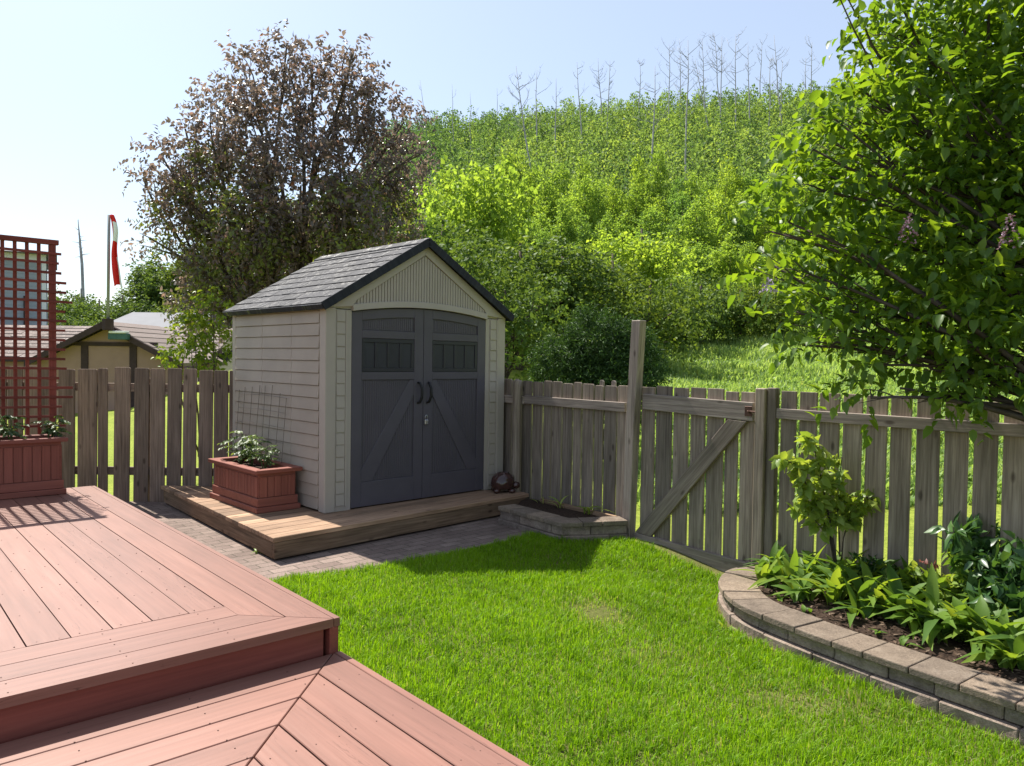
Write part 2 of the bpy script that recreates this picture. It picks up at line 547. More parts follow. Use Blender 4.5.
def leaf_arrays(P, D, Nn, L, W, fold=0.25, curl=0.15, shape='ovate'):
    """leaves as small folded blades: base P, axis D, upper side about Nn"""
    D = unit(D)
    S = unit(np.cross(D, Nn))
    U = np.cross(S, D)
    L = L[:, None]
    W = W[:, None]
    if shape == 'diamond':
        b = P
        l = P + D * L * 0.45 + S * W * 0.5 + U * W * fold
        r = P + D * L * 0.45 - S * W * 0.5 + U * W * fold
        t = P + D * L - U * L * curl
        V = np.stack([b, l, t, r], 1).reshape(-1, 3)
        n = len(P)
        i = np.arange(n) * 4
        F = np.concatenate([np.stack([i, i + 2, i + 1], 1), np.stack([i, i + 3, i + 2], 1)])
        return V, F, 4
    b = P
    m = P + D * L * 0.5
    t = P + D * L - U * L * curl
    l1 = P + D * L * 0.18 + S * W * 0.42 + U * W * fold
    l2 = P + D * L * 0.55 + S * W * 0.42 + U * W * fold * 0.8 - U * L * curl * 0.3
    r1 = P + D * L * 0.18 - S * W * 0.42 + U * W * fold
    r2 = P + D * L * 0.55 - S * W * 0.42 + U * W * fold * 0.8 - U * L * curl * 0.3
    V = np.stack([b, l1, l2, t, r2, r1, m], 1).reshape(-1, 3)
    i = np.arange(len(P)) * 7
    tri = [(0, 6, 1), (1, 6, 2), (2, 6, 3), (0, 5, 6), (5, 4, 6), (4, 3, 6)]
    F = np.concatenate([np.stack([i + a, i + b_, i + c], 1) for a, b_, c in tri])
    return V, F, 7


def rand_unit(n):
    return unit(RNG.normal(size=(n, 3)))


def lobe_points(lobes, n, shell=0.55):
    """points spread through ellipsoid lobes (cx, cy, cz, rx, ry, rz), denser outwards"""
    lobes = np.array(lobes, dtype=float)
    w = lobes[:, 3] * lobes[:, 4] * lobes[:, 5]
    w = w ** 0.8
    k = RNG.choice(len(lobes), n, p=w / w.sum())
    d = rand_unit(n)
    r = RNG.random(n) ** (1 / 3.0)
    r = shell * (0.55 + 0.45 * r) + (1 - shell) * r
    return lobes[k, :3] + d * r[:, None] * lobes[k, 3:6], d, k


def twig_leaves(C, D, per, length, L, W, droop=0.3, jitter=0.35, up=(0, 0, 1), shape='ovate', br=(0, 1), flat=0.6):
    """sprays: at each C a twig along D carries 'per' leaves"""
    n = len(C)
    C = np.repeat(C, per, 0)
    D0 = np.repeat(unit(D), per, 0)
    t = np.tile(np.linspace(0.1, 1.0, per), n)[:, None]
    P = C + D0 * t * length + np.array([0, 0, -1]) * (t ** 2) * length * droop * 0.6
    side = unit(np.cross(D0, rand_unit(n * per)))
    ld = unit(D0 * 0.45 + side * 0.9 + np.array([0, 0, -droop]) + RNG.normal(size=P.shape) * jitter * 0.5)
    nn = unit(np.array(up)[None] * flat + rand_unit(n * per) * (1 - flat * 0.6))
    s = RNG.uniform(0.65, 1.15, n * per)
    V, F, k = leaf_arrays(P, ld, nn, L * s, W * s, shape=shape)
    b0 = np.repeat(RNG.uniform(br[0], br[1], n), per) * 0.5 + RNG.uniform(br[0], br[1], n * per) * 0.5
    return V, F, np.repeat(b0, k)


def join(parts):
    V, F, B, o = [], [], [], 0
    for v, f, b in parts:
        V.append(v)
        F.append(f + o)
        B.append(b)
        o += len(v)
    return np.concatenate(V), np.concatenate(F), np.concatenate(B)


def limb(mb, a, b, r0, r1, bow=0.15, n=5, sides=6):
    a, b = Vector(a), Vector(b)
    d = b - a
    o = Vector((random.uniform(-1, 1), random.uniform(-1, 1), random.uniform(0.0, 1.0))) * d.length * bow
    pts, rad = [], []
    for i in range(n + 1):
        t = i / n
        pts.append(a + d * t + o * math.sin(PI * t) + Vector((random.uniform(-1, 1), random.uniform(-1, 1), 0)) * d.length * 0.012)
        rad.append(r0 + (r1 - r0) * t)
    mb.tube(pts, rad, sides)
    return pts


# ------------------------------------------------------------------ terrain
PX_AZ = lambda px: math.atan((px - 512) / FPX)


def hill_height(x, y):
    r = math.hypot(x, y)
    az = math.atan2(x, y)
    a = np.interp(math.degrees(az), [-90, -60, -31, -27, -19, -8, -1, 10, 24, 40, 70, 110], [0, 0.0, 0.08, 0.16, 0.52, 0.85, 0.90, 0.945, 0.925, 0.92, 0.7, 0]) if abs(az) < 2.0 else 0.0
    up = np.interp(r, [0, 8.8, 12, 16, 20, 25, 32, 40, 60, 80, 100, 125, 150, 180, 240, 400, 1200], [0, 0, 0.45, 1.35, 2.3, 2.9, 3.4, 4.6, 9.2, 17, 26, 38, 48, 50, 46, 20, 0])
    low = np.interp(r, [0, 8.8, 22, 45, 200], [-0.16, -0.16, -1.0, -1.0, -0.16])
    lowa = np.interp(math.degrees(az), [-180, -100, -60, -24, -8, 180], [0, 0, 1, 1, 0, 0])
    return -0.16 + (low + 0.16) * lowa * (1 - min(1, a * 1.2)) + up * a


def build_ground():
    rs = np.unique(np.concatenate([np.linspace(0, 30, 46), np.linspace(30, 180, 60), np.geomspace(180, 4000, 24)]))
    azs = np.radians(np.concatenate([np.arange(-60, 60, 1.5), np.arange(60, 300, 10)]))
    V = [(0, 0, hill_height(0, 0))]
    for r in rs[1:]:
        for a in azs:
            x, y = r * math.sin(a), r * math.cos(a)
            z = hill_height(x, y) + (0.05 * math.sin(x * 1.7) * math.cos(y * 1.3) + 0.35 * math.sin(x * 0.21 + 1) * math.cos(y * 0.17)) * min(1, max(0, (r - 11) / 12)) * (1 if y > 0 else 0)
            V.append((x, y, z))
    na = len(azs)
    F = []
    for k in range(na):
        F.append((0, 1 + (k + 1) % na, 1 + k, 1 + k))
    for i in range(len(rs) - 2):
        for k in range(na):
            q = (k + 1) % na
            F.append((1 + i * na + k, 1 + i * na + q, 1 + (i + 1) * na + q, 1 + (i + 1) * na + k))
    me = bpy.data.meshes.new('ground')
    me.from_pydata(V, [], [tuple(dict.fromkeys(f)) for f in F])
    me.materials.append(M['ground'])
    o = link(bpy.data.objects.new('ground', me))
    o['kind'] = 'structure'
    return o


build_ground()

# ------------------------------------------------------------------ lawn and paving
FENCE_P0 = Vector((1.915, 5.65, 0))
FW = Vector((-0.63, 0.777, 0)).normalized()
FN = Vector((0.777, 0.63, 0)).normalized()


def lawn_z(x, y):
    t = min(1, max(0, (x + 0.8) / 2.1)) * min(1, max(0, (6.42 - y) / 0.7))
    return -0.10 * t * t * (3 - 2 * t)


PAVE_EDGE = [(-1.70, 5.05), (-1.569, 5.243), (-1.223, 5.411), (-0.828, 5.675), (-0.40, 6.059), (-0.081, 6.345), (0.226, 6.735)]


def sheet(name, poly, mat, zf, step=0.12):
    """a flat sheet with a given outline, gridded so that it can follow zf"""
    xs = [p[0] for p in poly]
    ys = [p[1] for p in poly]
    import bmesh
    bm = bmesh.new()
    f = bm.faces.new([bm.verts.new((p[0], p[1], 0)) for p in poly])
    bmesh.ops.triangulate(bm, faces=[f])
    x = min(xs) + step
    while x < max(xs):
        bmesh.ops.bisect_plane(bm, geom=bm.verts[:] + bm.edges[:] + bm.faces[:], plane_co=(x, 0, 0), plane_no=(1, 0, 0))
        x += step
    y = min(ys) + step
    while y < max(ys):
        bmesh.ops.bisect_plane(bm, geom=bm.verts[:] + bm.edges[:] + bm.faces[:], plane_co=(0, y, 0), plane_no=(0, 1, 0))
        y += step
    for v in bm.verts:
        v.co.z = zf(v.co.x, v.co.y)
    bmesh.ops.recalc_face_normals(bm, faces=bm.faces[:])
    if sum(f.normal.z for f in bm.faces) < 0:
        bmesh.ops.reverse_faces(bm, faces=bm.faces[:])
    me = bpy.data.meshes.new(name)
    bm.to_mesh(me)
    bm.free()
    me.materials.append(mat)
    o = link(bpy.data.objects.new(name, me))
    o['kind'] = 'structure'
    return o


DA = R_(41.6)
DU = Vector((-math.sin(DA), math.cos(DA), 0))      # deck axis running back and left
DV = Vector((math.cos(DA), math.sin(DA), 0))       # deck axis running right
DC = Vector((-0.812, 3.601, 0))                    # front right corner of the upper deck
LOW_END = DC - DU * 4.5

LAWN = PAVE_EDGE + [(0.70, 6.95), (1.02, 6.80), (1.95, 5.66), (1.85, 5.30), (2.10, 4.2), (2.9, 3.0), (3.6, 2.0), (4.2, 1.0), (4.2, 0.0), (LOW_END.x + 0.2, LOW_END.y), (DC.x - 0.1, DC.y)]
sheet('lawn', LAWN, M['lawn'], lawn_z)
pv = PAVE_EDGE[::-1] + [(-1.75, 4.4), (-4.6, 7.0), (-4.6, 7.9), (-2.4, 7.9), (-0.4, 8.1), (0.3, 7.55)]
pav = sheet('brick_path', pv, M['paver'], lambda x, y: 0.004)
# turn the paving's own axes to follow the yard
rot = Matrix.Rotation(R_(44), 4, 'Z')
pav.data.transform(rot.inverted())
pav.matrix_world = rot


def inside(poly, X, Y):
    c = np.zeros(len(X), bool)
    n = len(poly)
    for i in range(n):
        x1, y1 = poly[i]
        x2, y2 = poly[(i + 1) % n]
        m = ((y1 > Y) != (y2 > Y)) & (X < (x2 - x1) * (Y - y1) / (y2 - y1 + 1e-12) + x1)
        c ^= m
    return c


def blades(X, Y, Z, H, Wd, bend=0.5, lean=None):
    n = len(X)
    a = RNG.uniform(0, 2 * PI, n)
    D = np.stack([np.cos(a), np.sin(a), np.zeros(n)], 1)
    S = np.stack([-np.sin(a + RNG.normal(0, .5, n)), np.cos(a), np.zeros(n)], 1)
    P = np.stack([X, Y, Z], 1)
    bd = (RNG.random(n) * bend)[:, None]
    H = H[:, None]
    Wd = Wd[:, None]
    up = np.array([0, 0, 1.0])
    p1 = P + up * H * 0.55 + D * H * bd * 0.3
    p2 = P + up * H * (1 - 0.35 * bd) + D * H * bd * 0.95
    V = np.stack([P - S * Wd * .5, P + S * Wd * .5, p1 + S * Wd * .42, p1 - S * Wd * .42, p2], 1).reshape(-1, 3)
    i = np.arange(n) * 5
    F = np.concatenate([np.stack([i, i + 1, i + 2], 1), np.stack([i, i + 2, i + 3], 1), np.stack([i + 3, i + 2, i + 4], 1)])
    return V, F


def lawn_grass():
    n = 460000
    X = RNG.uniform(-1.9, 4.0, n)
    Y = RNG.uniform(0.9, 6.95, n)
    edge = [(p[0] + 0.02, p[1] - 0.0) for p in PAVE_EDGE]
    outline = edge + [(0.40, 6.47), (0.70, 6.43), (1.00, 6.50), (1.85, 5.52), (1.66, 5.42), (1.43, 5.15), (1.375, 4.95), (1.36, 4.62), (1.52, 4.31), (1.74, 3.95), (2.05, 3.49), (2.25, 3.22), (2.59, 2.78), (2.99, 2.28), (3.5, 1.62), (3.9, 1.1), (LOW_END.x + 0.04, LOW_END.y), (DC.x + 0.02, DC.y + 0.02)]
    ok = inside(outline, X, Y)
    q = np.abs(np.sin(X * 2.1 + 1.3 * np.sin(Y * 1.7))) * 0.5 + np.abs(np.sin(Y * 3.1 + X)) * 0.5
    thin = np.exp(-(((X - 0.58) / 0.17) ** 2 + ((Y - 4.80) / 0.26) ** 2)) * 1.0 + np.exp(-(((X - 0.80) / 0.25) ** 2 + ((Y - 4.15) / 0.2) ** 2)) * 0.45 + np.exp(-(((X - 1.45) / 0.5) ** 2 + ((Y - 3.6) / 0.16) ** 2)) * 0.4
    ok &= RNG.random(n) > thin
    X, Y, q, thin = X[ok], Y[ok], q[ok], thin[ok]
    t = np.clip((X + 0.8) / 2.1, 0, 1) * np.clip((6.42 - Y) / 0.7, 0, 1)
    Z = -0.10 * t * t * (3 - 2 * t) - 0.004
    tuft = (np.sin(X * 13 + 3 * np.sin(Y * 5)) * np.sin(Y * 11 + 2 * np.sin(X * 7)) > 0.55) * 0.35
    H = RNG.uniform(0.026, 0.062, len(X)) * (0.72 + 0.45 * q + tuft) * (1 - 0.35 * thin)
    W = RNG.uniform(0.0028, 0.0055, len(X))
    V, F = blades(X, Y, Z, H, W, 0.9)
    br = np.clip(0.38 + 0.35 * (q - .5) - 0.35 * tuft + RNG.normal(0, 0.17, len(X)), 0, 0.9)
    dry = RNG.random(len(X)) < 0.035 + thin * 0.5
    br[dry] = RNG.uniform(0.92, 1.0, dry.sum())
    o = np_mesh('lawn_grass', V, F, np.repeat(br, 5), M['grass'])
    o['kind'] = 'stuff'
    o['label'] = 'short vivid green lawn grass between deck and raised bed'
    return o


lawn_grass()

# ------------------------------------------------------------------ decks
ZD, ZL = 0.30, 0.135


def deck_frame(name, label, cat):
    return thing(name, label, cat, DC, DA)          # local x = DV (right), local y = DU (back)


def upper_deck():
    t = deck_frame('wooden_deck', 'raised upper deck of pinkish terracotta boards with mitred front border', 'deck')
    mb = MB()
    z0, z1 = ZD - 0.042, ZD
    BW, G = 0.163, 0.005
    A1, B1 = 4.72, 6.0
    # local: x = -b (b to the left), y = a (a to the back)
    # nosing: front boards
    for k in range(3):
        a0, a1 = k * (BW + G) - (0.0 if k else 0.0), k * (BW + G) + BW
        lim = 0.035 if k == 0 else None
        poly = [(-B1, a0), (-0.034, a0), (-0.034, a1), (-B1, a1)]
        if k < 2:
            poly = clip(poly, 1, 1, -0.003 - 0.03)
        else:
            poly = clip(poly, 1, 0, -2 * (BW + G) - 0.03)
        for s0, s1 in ((-B1, -2.6), (-2.596, 0)):
            q = clip(clip(poly, 1, 0, s1), -1, 0, -s0)
            if len(q) > 2:
                mb.prism(q, z0, z1, (1, 0))
    # right border boards
    for k in range(2):
        b0 = k * (BW + G) + 0.034
        poly = [(-b0 - BW, 0), (-b0, 0), (-b0, A1), (-b0 - BW, A1)]
        poly = clip(poly, -1, -1, 0.028)
        mb.prism(poly, z0, z1, (0, 1))
    mb.box(-0.030, 0.0, 0.0, A1, z0, z1 - 0.001, 1)
    # field
    a0 = 3 * (BW + G)
    b = 2 * (BW + G) + 0.034
    while b < B1 - BW:
        cut = random.uniform(2.2, 3.6)
        mb.box(-b - BW, -b, a0, A1, z0, z1 + random.uniform(-0.0012, 0.0012), 1)
        b += BW + G
    mb.build('deck_boards', M['deck'], t, bevel=0.003)
    fb = MB()
    fb.box(-B1, -0.07, 0.028, 0.066, 0.0, z0 - 0.002, 0)
    fb.build('front_fascia', M['fascia'], t, bevel=0.003)
    fb = MB()
    fb.box(-0.052, -0.004, 0.004, A1, 0.0, z0 - 0.002, 1)
    fb.build('side_fascia', M['fascia'], t, bevel=0.003)
    fb = MB()
    for y in np.arange(0.3, A1, 0.45):
        fb.box(-B1, -0.06, y, y + 0.04, 0.02, z0 - 0.003, 0)
    fb.build('joist', M['skirt'], t)
    return t


def lower_deck():
    t = deck_frame('deck_step', 'lower deck step of pinkish boards with a diagonal mitred corner', 'deck step')
    mb = MB()
    z0, z1 = ZL - 0.042, ZL
    BW, G = 0.163, 0.006
    E = 4.2
    edge = 0.034
    mb.box(-0.030, 0.004, -E, 0.0, z0, z1, 1)
    for k in range(24):
        s0 = edge + k * (BW + G)
        # boards along the right side, towards the camera
        poly = [(-s0 - BW, -E), (-s0, -E), (-s0, 0.06), (-s0 - BW, 0.06)]
        poly = clip(poly, -1, 1, edge - 0.004)
        mb.prism(poly, z0, z1 + random.uniform(-0.001, 0.001), (0, 1))
        # boards along the riser
        a0 = k * (BW + G) + 0.002
        poly = [(-6.0, -a0 - BW), (0, -a0 - BW), (0, -a0), (-6.0, -a0)]
        poly = clip(poly, 1, -1, -edge - 0.004)
        mb.prism(poly, z0, z1 + random.uniform(-0.001, 0.001), (1, 0))
    mb.build('deck_boards', M['deck'], t, bevel=0.003)
    fb = MB()
    fb.box(-0.045, -0.008, -E, 0.0, -0.1, z0 - 0.002, 1)
    fb.build('side_fascia', M['fascia'], t, bevel=0.003)
    return t


def screws(t, pts, z):
    mb = MB()
    for x, y in pts:
        n = 6
        r = 0.003
        vs = [(x + r * math.cos(k * PI / 3), y + r * math.sin(k * PI / 3), z) for k in range(n)] + [(x + r * math.cos(k * PI / 3), y + r * math.sin(k * PI / 3), z - 0.004) for k in range(n)]
        mb.add(vs, [tuple(range(n))] + [(k, n + k, n + (k + 1) % n, (k + 1) % n) for k in range(n)])
    o = mb.build('deck_screws', M['screw'], t)
    o['kind'] = 'stuff'


M['screw'] = plain('painted screw heads', (0.165, 0.085, 0.066), 0.5, 0.2)
td = upper_deck()
pts = []
for k in range(14):
    b = 2 * 0.168 + 0.034 + k * 0.168
    for a in (0.53, 0.96, 1.40, 1.85, 2.3, 2.75):
        for o in (0.035, 0.128):
            pts.append((-b - o + random.uniform(-.006, .006), a + random.uniform(-.008, .008)))
for k in range(3):
    for b in np.arange(0.5, 3.0, 0.42):
        for o in (0.035, 0.128):
            pts.append((-b + random.uniform(-.01, .01), k * 0.168 + o))
screws(td, pts, ZD + 0.0022)
td = lower_deck()
pts = []
for k in range(7):
    for q in np.arange(0.3, 3.4, 0.43):
        for o in (0.035, 0.128):
            u = 0.034 + k * 0.169 + o
            if q > u + 0.03:
                pts.append((-u, -q + random.uniform(-.01, .01)))
                pts.append((-q + random.uniform(-.01, .01), -u))
screws(td, pts, ZL + 0.0022)

# ------------------------------------------------------------------ shed platform
ZP = 0.185
SA = R_(44.03)
SHED_A = at(324.5, 513.7, ZP)


def platform():
    p0 = at(274.6, 537.9, ZP)
    p1 = at(497, 499, ZP)
    ang = math.atan2(p1.y - p0.y, p1.x - p0.x)
    t = thing('shed_platform', 'low weathered cedar platform under the shed', 'platform', (p0.x, p0.y, 0), ang)
    mb = MB()
    ca, sa = math.cos(ang), math.sin(ang)
    W, G = 0.138, 0.006
    LF = p1 - p0
    fx, fy = FN.x * ca + FN.y * sa, -FN.x * sa + FN.y * ca
    fc = FN.dot(FENCE_P0 - p0) - 0.05
    slope = 0.107
    for k in range(22):
        y0 = -0.004 + k * (W + G)
        poly = [(-1, y0), (3.4, y0), (3.4, y0 + W), (-1, y0 + W)]
        poly = clip(poly, -1, slope, 0.012)
        poly = clip(poly, fx, fy, fc)
        poly = clip(poly, sa, ca, 7.86 - p0.y)          # stop at the left fence
        if len(poly) > 2:
            mb.prism(poly, ZP - 0.036, ZP + random.uniform(-.001, .001), (1, 0))
    mb.build('deck_boards', M['platform'], t, bevel=0.003)
    s = MB()
    s.box(0.0, LF.length + 0.42, 0.0, 0.036, 0.02, ZP - 0.038, 0)
    s.build('front_skirt', M['skirt'], t, bevel=0.004)
    s = MB()
    n = Vector((-1, slope)).normalized()
    poly = [(0.001, 0.04), (0.037, 0.04), (0.037 + slope * 2.8, 2.8), (0.001 + slope * 2.8, 2.8)]
    poly = clip(poly, sa, ca, 7.85 - p0.y)
    s.prism(poly, 0.02, ZP - 0.038, (slope, 1))
    s.build('side_skirt', M['skirt'], t, bevel=0.004)
    s = MB()
    s.box(0.36, 2.2, 0.08, 1.9, 0.004, ZP - 0.04, 0)
    s.build('under_frame', M['skirt'], t)
    return t


platform()

# ------------------------------------------------------------------ shed


def arch(x, w0=0.26, w1=1.87, zb=1.775, rise=0.068):
    u = (x - (w0 + w1) / 2) / ((w1 - w0) / 2)
    return zb + rise * (1 - u * u)


def shed():
    t = thing('garden_shed', 'taupe resin garden shed with slate double doors and charcoal roof', 'shed', SHED_A, SA)
    Wd, Dp, H = 2.13, 1.88, 1.80
    AP = 2.455
    XC = Wd / 2
    # --- side walls: lap siding between corner strips
    lap = 0.1098

    def lap_wall(x_out, sgn, label):
        mb = MB()
        for (y0, y1) in ((0.105, 0.60), (0.604, 1.19), (1.194, 1.795)):
            for k in range(17):
                z0 = 0.018 + k * lap if k else 0.02
                z1 = min(H - 0.01, 0.018 + (k + 1) * lap - 0.004)
                if z0 >= z1:
                    continue
                xa, xb = x_out - sgn * 0.013, x_out - sgn * 0.002
                xi = x_out + sgn * 0.03
                vs = [(xa, y0, z0), (xa, y1, z0), (xb, y1, z1), (xb, y0, z1), (xi, y0, z0), (xi, y1, z0), (xi, y1, z1), (xi, y0, z1)]
                fs = [(0, 3, 2, 1), (4, 5, 6, 7), (0, 1, 5, 4), (3, 7, 6, 2), (0, 4, 7, 3), (1, 2, 6, 5)]
                if sgn < 0:
                    fs = [q[::-1] for q in fs]
                mb.add(vs, fs)
        mb.box(min(x_out + sgn * 0.012, x_out + sgn * 0.05), max(x_out + sgn * 0.012, x_out + sgn * 0.05), 0.1, 1.8, 0.01, H - .012)
        mb.build('side_wall', M['siding'], t, bevel=0.002)
    lap_wall(0.0, 1, '')
    lap_wall(Wd, -1, '')
    # --- corner posts
    for x0, x1 in ((-0.006, 0.10), (Wd - 0.10, Wd + 0.006)):
        for y0, y1 in ((-0.006, 0.10), (1.80, Dp)):
            mb = MB()
            mb.box(x0, x1, y0, y1, 0.0, H, 2)
            mb.build('corner_post', M['trim'], t, bevel=0.008, seg=2)
    # --- front side panels with a ladder of small lap tiles
    for x0, x1, la, lb in ((0.102, 0.262, 0.11, 0.195), (1.868, 2.028, 1.93, 2.015)):
        mb = MB()
        mb.box(x0, x1, 0.006, 0.05, 0.0, H - 0.012, 2)
        for k in range(16):
            z0 = 0.05 + k * lap * 0.99
            z1 = z0 + lap * 0.99 - 0.007
            vs = [(la, -0.004, z0), (lb, -0.004, z0), (lb, -0.004, z1), (la, -0.004, z1), (la, 0.006, z0), (lb, 0.006, z0), (lb, 0.006, z1), (la, 0.006, z1)]
            vs[2] = (lb, 0.002, z1)
            vs[3] = (la, 0.002, z1)
            mb.add(vs, [(0, 1, 2, 3), (7, 6, 5, 4), (0, 4, 5, 1), (1, 5, 6, 2), (2, 6, 7, 3), (3, 7, 4, 0)])
        mb.box(la - 0.009, la - 0.004, -0.002, 0.006, 0.04, H - 0.02, 2)
        mb.box(lb + 0.004, lb + 0.024, -0.003, 0.006, 0.04, H - 0.02, 2)
        mb.build('front_panel', M['trim'], t, bevel=0.0015)
    mb = MB()
    mb.box(0.10, Wd - 0.10, Dp - 0.045, Dp - 0.008, 0.0, H, 2)
    mb.xz([(0.0, H - .012), (Wd, H - .012), (XC, AP - 0.01)], Dp - 0.05, Dp - 0.01)
    mb.build('back_wall', M['siding'], t)
    mb = MB()
    mb.box(0.10, Wd - 0.10, 0.1, Dp - 0.05, 0.001, 0.012, 0)
    mb.build('floor_panel', M['trim'], t)
    # --- gable: frame, arched lintel, grooved panel
    mb = MB()
    n = 14
    xs = [0.262 + (1.868 - 0.262) * i / n for i in range(n + 1)]
    # arched lintel band
    for i in range(n):
        a, b = xs[i], xs[i + 1]
        mb.add([(a, -0.022, arch(a) + .004), (b, -0.022, arch(b) + .004), (b, -0.018, arch(b) + 0.062), (a, -0.018, arch(a) + 0.062),
                (a, 0.03, arch(a) + .004), (b, 0.03, arch(b) + .004), (b, 0.03, arch(b) + 0.062), (a, 0.03, arch(a) + 0.062)],
               [(0, 1, 2, 3), (7, 6, 5, 4), (0, 4, 5, 1), (3, 2, 6, 7)] + ([(0, 3, 7, 4)] if i == 0 else []) + ([(1, 5, 6, 2)] if i == n - 1 else []), r=0.5)
    # backing triangle and rake frames
    sl = (AP - H) / XC
    def top(x):
        return H + sl * min(x, Wd - x)
    low = [(x, arch(x) + 0.058) for x in xs]
    mb.xz([(-0.006, H - 0.005), (0.262, H - 0.005)] + low + [(1.868, H - 0.005), (Wd + 0.006, H - 0.005), (XC, AP)], 0.012, 0.04)
    for sgn in (1, -1):
        X = (lambda x: x) if sgn > 0 else (lambda x: Wd - x)
        q = [(X(-0.006), H - 0.004), (X(0.262), H + 0.02), (X(0.30), H + 0.078), (X(XC), AP - 0.097), (X(XC), AP)]
        mb.xz(q, -0.012, 0.011)
    mb.build('gable_frame', M['trim'], t, bevel=0.002)
    mb = MB()
    x = 0.315
    while x < 1.815:
        zt = top(x) - 0.105
        z0 = arch(x) + 0.055
        zt2 = top(x + 0.026) - 0.105
        if min(zt, zt2) > z0 + 0.01:
            mb.xz([(x, z0), (x + 0.0265, arch(x + .0265) + 0.055), (x + 0.0265, zt2), (x, zt)], -0.001, 0.0115)
        x += 0.0325
    mb.build('gable_panel', M['trim'], t, bevel=0.003)
    # --- doors
    MID = 1.065
    for di, (x0, x1) in enumerate(((0.266, MID - 0.003), (MID + 0.003, 1.864))):
        d = bpy.data.objects.new('door', None)
        link(d, t)
        mb = MB()
        seg = [x0 + (x1 - x0) * i / 8 for i in range(9)]
        inner = MID - 0.003 if di == 0 else MID + 0.003
        # slab
        mb.xz([(x0, 0.012), (x1, 0.012)] + [(x, arch(x) - 0.003) for x in seg[::-1]], 0.022, 0.045)
        s = 0.105
        xa, xb = x0 + s, x1 - s
        # stiles
        mb.xz([(x0, 0.012), (xa, 0.012), (xa, arch(xa) - 0.003), (x0, arch(x0) - 0.003)], 0.006, 0.0215)
        mb.xz([(xb, 0.012), (x1, 0.012), (x1, arch(x1) - 0.003), (xb, arch(xb) - 0.003)], 0.006, 0.0215)
        # arched top rail
        m_ = [xa + 0.001 + (xb - xa - 0.002) * i / 6 for i in range(7)]
        mb.xz([(x, arch(x) - 0.09) for x in m_] + [(x, arch(x) - 0.004) for x in m_[::-1]], 0.006, 0.0215)
        for z0, z1 in ((1.545, 1.615), (1.165, 1.235), (0.012, 0.235)):
            mb.box(xa + 0.001, xb - 0.001, 0.006, 0.0215, z0, z1)
        # diagonal brace
        if di == 0:
            b = [(xa + 0.002, 0.238), (xa + 0.12, 0.238), (xb - 0.002, 1.02), (xb - 0.002, 1.16), (xb - 0.05, 1.16), (xa + 0.002, 0.34)]
        else:
            b = [(xb - 0.002, 0.238), (xb - 0.12, 0.238), (xa + 0.002, 1.02), (xa + 0.002, 1.16), (xa + 0.05, 1.16), (xb - 0.002, 0.34)]
        mb.xz(b, 0.008, 0.0205)
        # grooved fields
        x = xa + 0.004
        while x < xb - 0.02:
            mb.xz([(x, 0.24), (x + 0.018, 0.24), (x + 0.018, 1.16), (x, 1.16)], 0.0165, 0.021)
            mb.xz([(x, 1.62), (x + 0.018, 1.62), (x + 0.018, arch(x + .018) - 0.094), (x, arch(x) - 0.094)], 0.0165, 0.021)
            x += 0.0235
        mb.build('door_panel', M['door'], d, bevel=0.002)
        # window
        mb = MB()
        wa, wb, za, zb = xa + 0.004, xb - 0.004, 1.239, 1.541
        for q in ((wa, wb, za, za + 0.035), (wa, wb, zb - 0.035, zb)):
            mb.box(q[0], q[1], 0.008, 0.0215, q[2], q[3])
        pw = (wb - wa - 0.03) / 4
        for k in range(5):
            xx = wa + k * (pw + 0.0)
            mb.box(xx, xx + 0.03, 0.008, 0.0213, za + 0.0355, zb - 0.0355)
        mb.build('window', M['door_dark'], d, bevel=0.002)
        mb = MB()
        for k in range(4):
            xx = wa + k * pw + 0.031
            mb.box(xx, xx + pw - 0.032, 0.0165, 0.0214, za + 0.037, zb - 0.037)
        mb.build('pane', M['pane'], d, bevel=0.001)
        # handle
        hx = MID - 0.055 if di == 0 else MID + 0.055
        mb = MB()
        mb.tube([(hx - 0.012 * (1 if di == 0 else -1), 0.006, 1.135), (hx, -0.016, 1.13), (hx + 0.012 * (1 if di == 0 else 1), -0.034, 1.08), (hx + 0.012, -0.034, 1.0), (hx, -0.016, 0.945), (hx - 0.01, 0.006, 0.94)], [0.011, 0.012, 0.013, 0.013, 0.013, 0.011], 8)
        mb.build('handle', M['black'], d, smooth=True)
        d.name = 'door'
    # --- roof: two slopes of stepped shingles
    OV = 0.055
    y0, y1 = -0.055, Dp + 0.06
    ez = H - 0.005
    for sgn in (1, -1):
        mb = MB()
        ex = -0.055
        rise = (2.515 - 0.05) - ez
        run = XC - ex
        L = math.hypot(run, rise)
        cs, sn = run / L, rise / L

        def P(s, y, h):
            x = ex + cs * s - sn * h
            z = ez + sn * s + cs * h
            return (x if sgn > 0 else Wd - x, y, z)

        def slab(s0, s1, ya, yb, h0, ha, hb, r=None):
            vs = [P(s0, ya, h0), P(s1, ya, h0), P(s1, yb, h0), P(s0, yb, h0), P(s0, ya, ha), P(s1, ya, hb), P(s1, yb, hb), P(s0, yb, ha)]
            fs = [(3, 2, 1, 0), (4, 5, 6, 7), (0, 1, 5, 4), (1, 2, 6, 5), (2, 3, 7, 6), (3, 0, 4, 7)]
            if sgn > 0:
                pass
            else:
                fs = [q[::-1] for q in fs]
            bc = [(q[1], s, 0) for q, s in zip(vs, (s0, s1, s1, s0, s0, s1, s1, s0))]
            mb.add(vs, fs, bc, r)
        slab(0, L, y0 + 0.004, y1 - 0.004, 0.0, 0.03, 0.03, 0.3)
        rows = 9
        st = L / rows
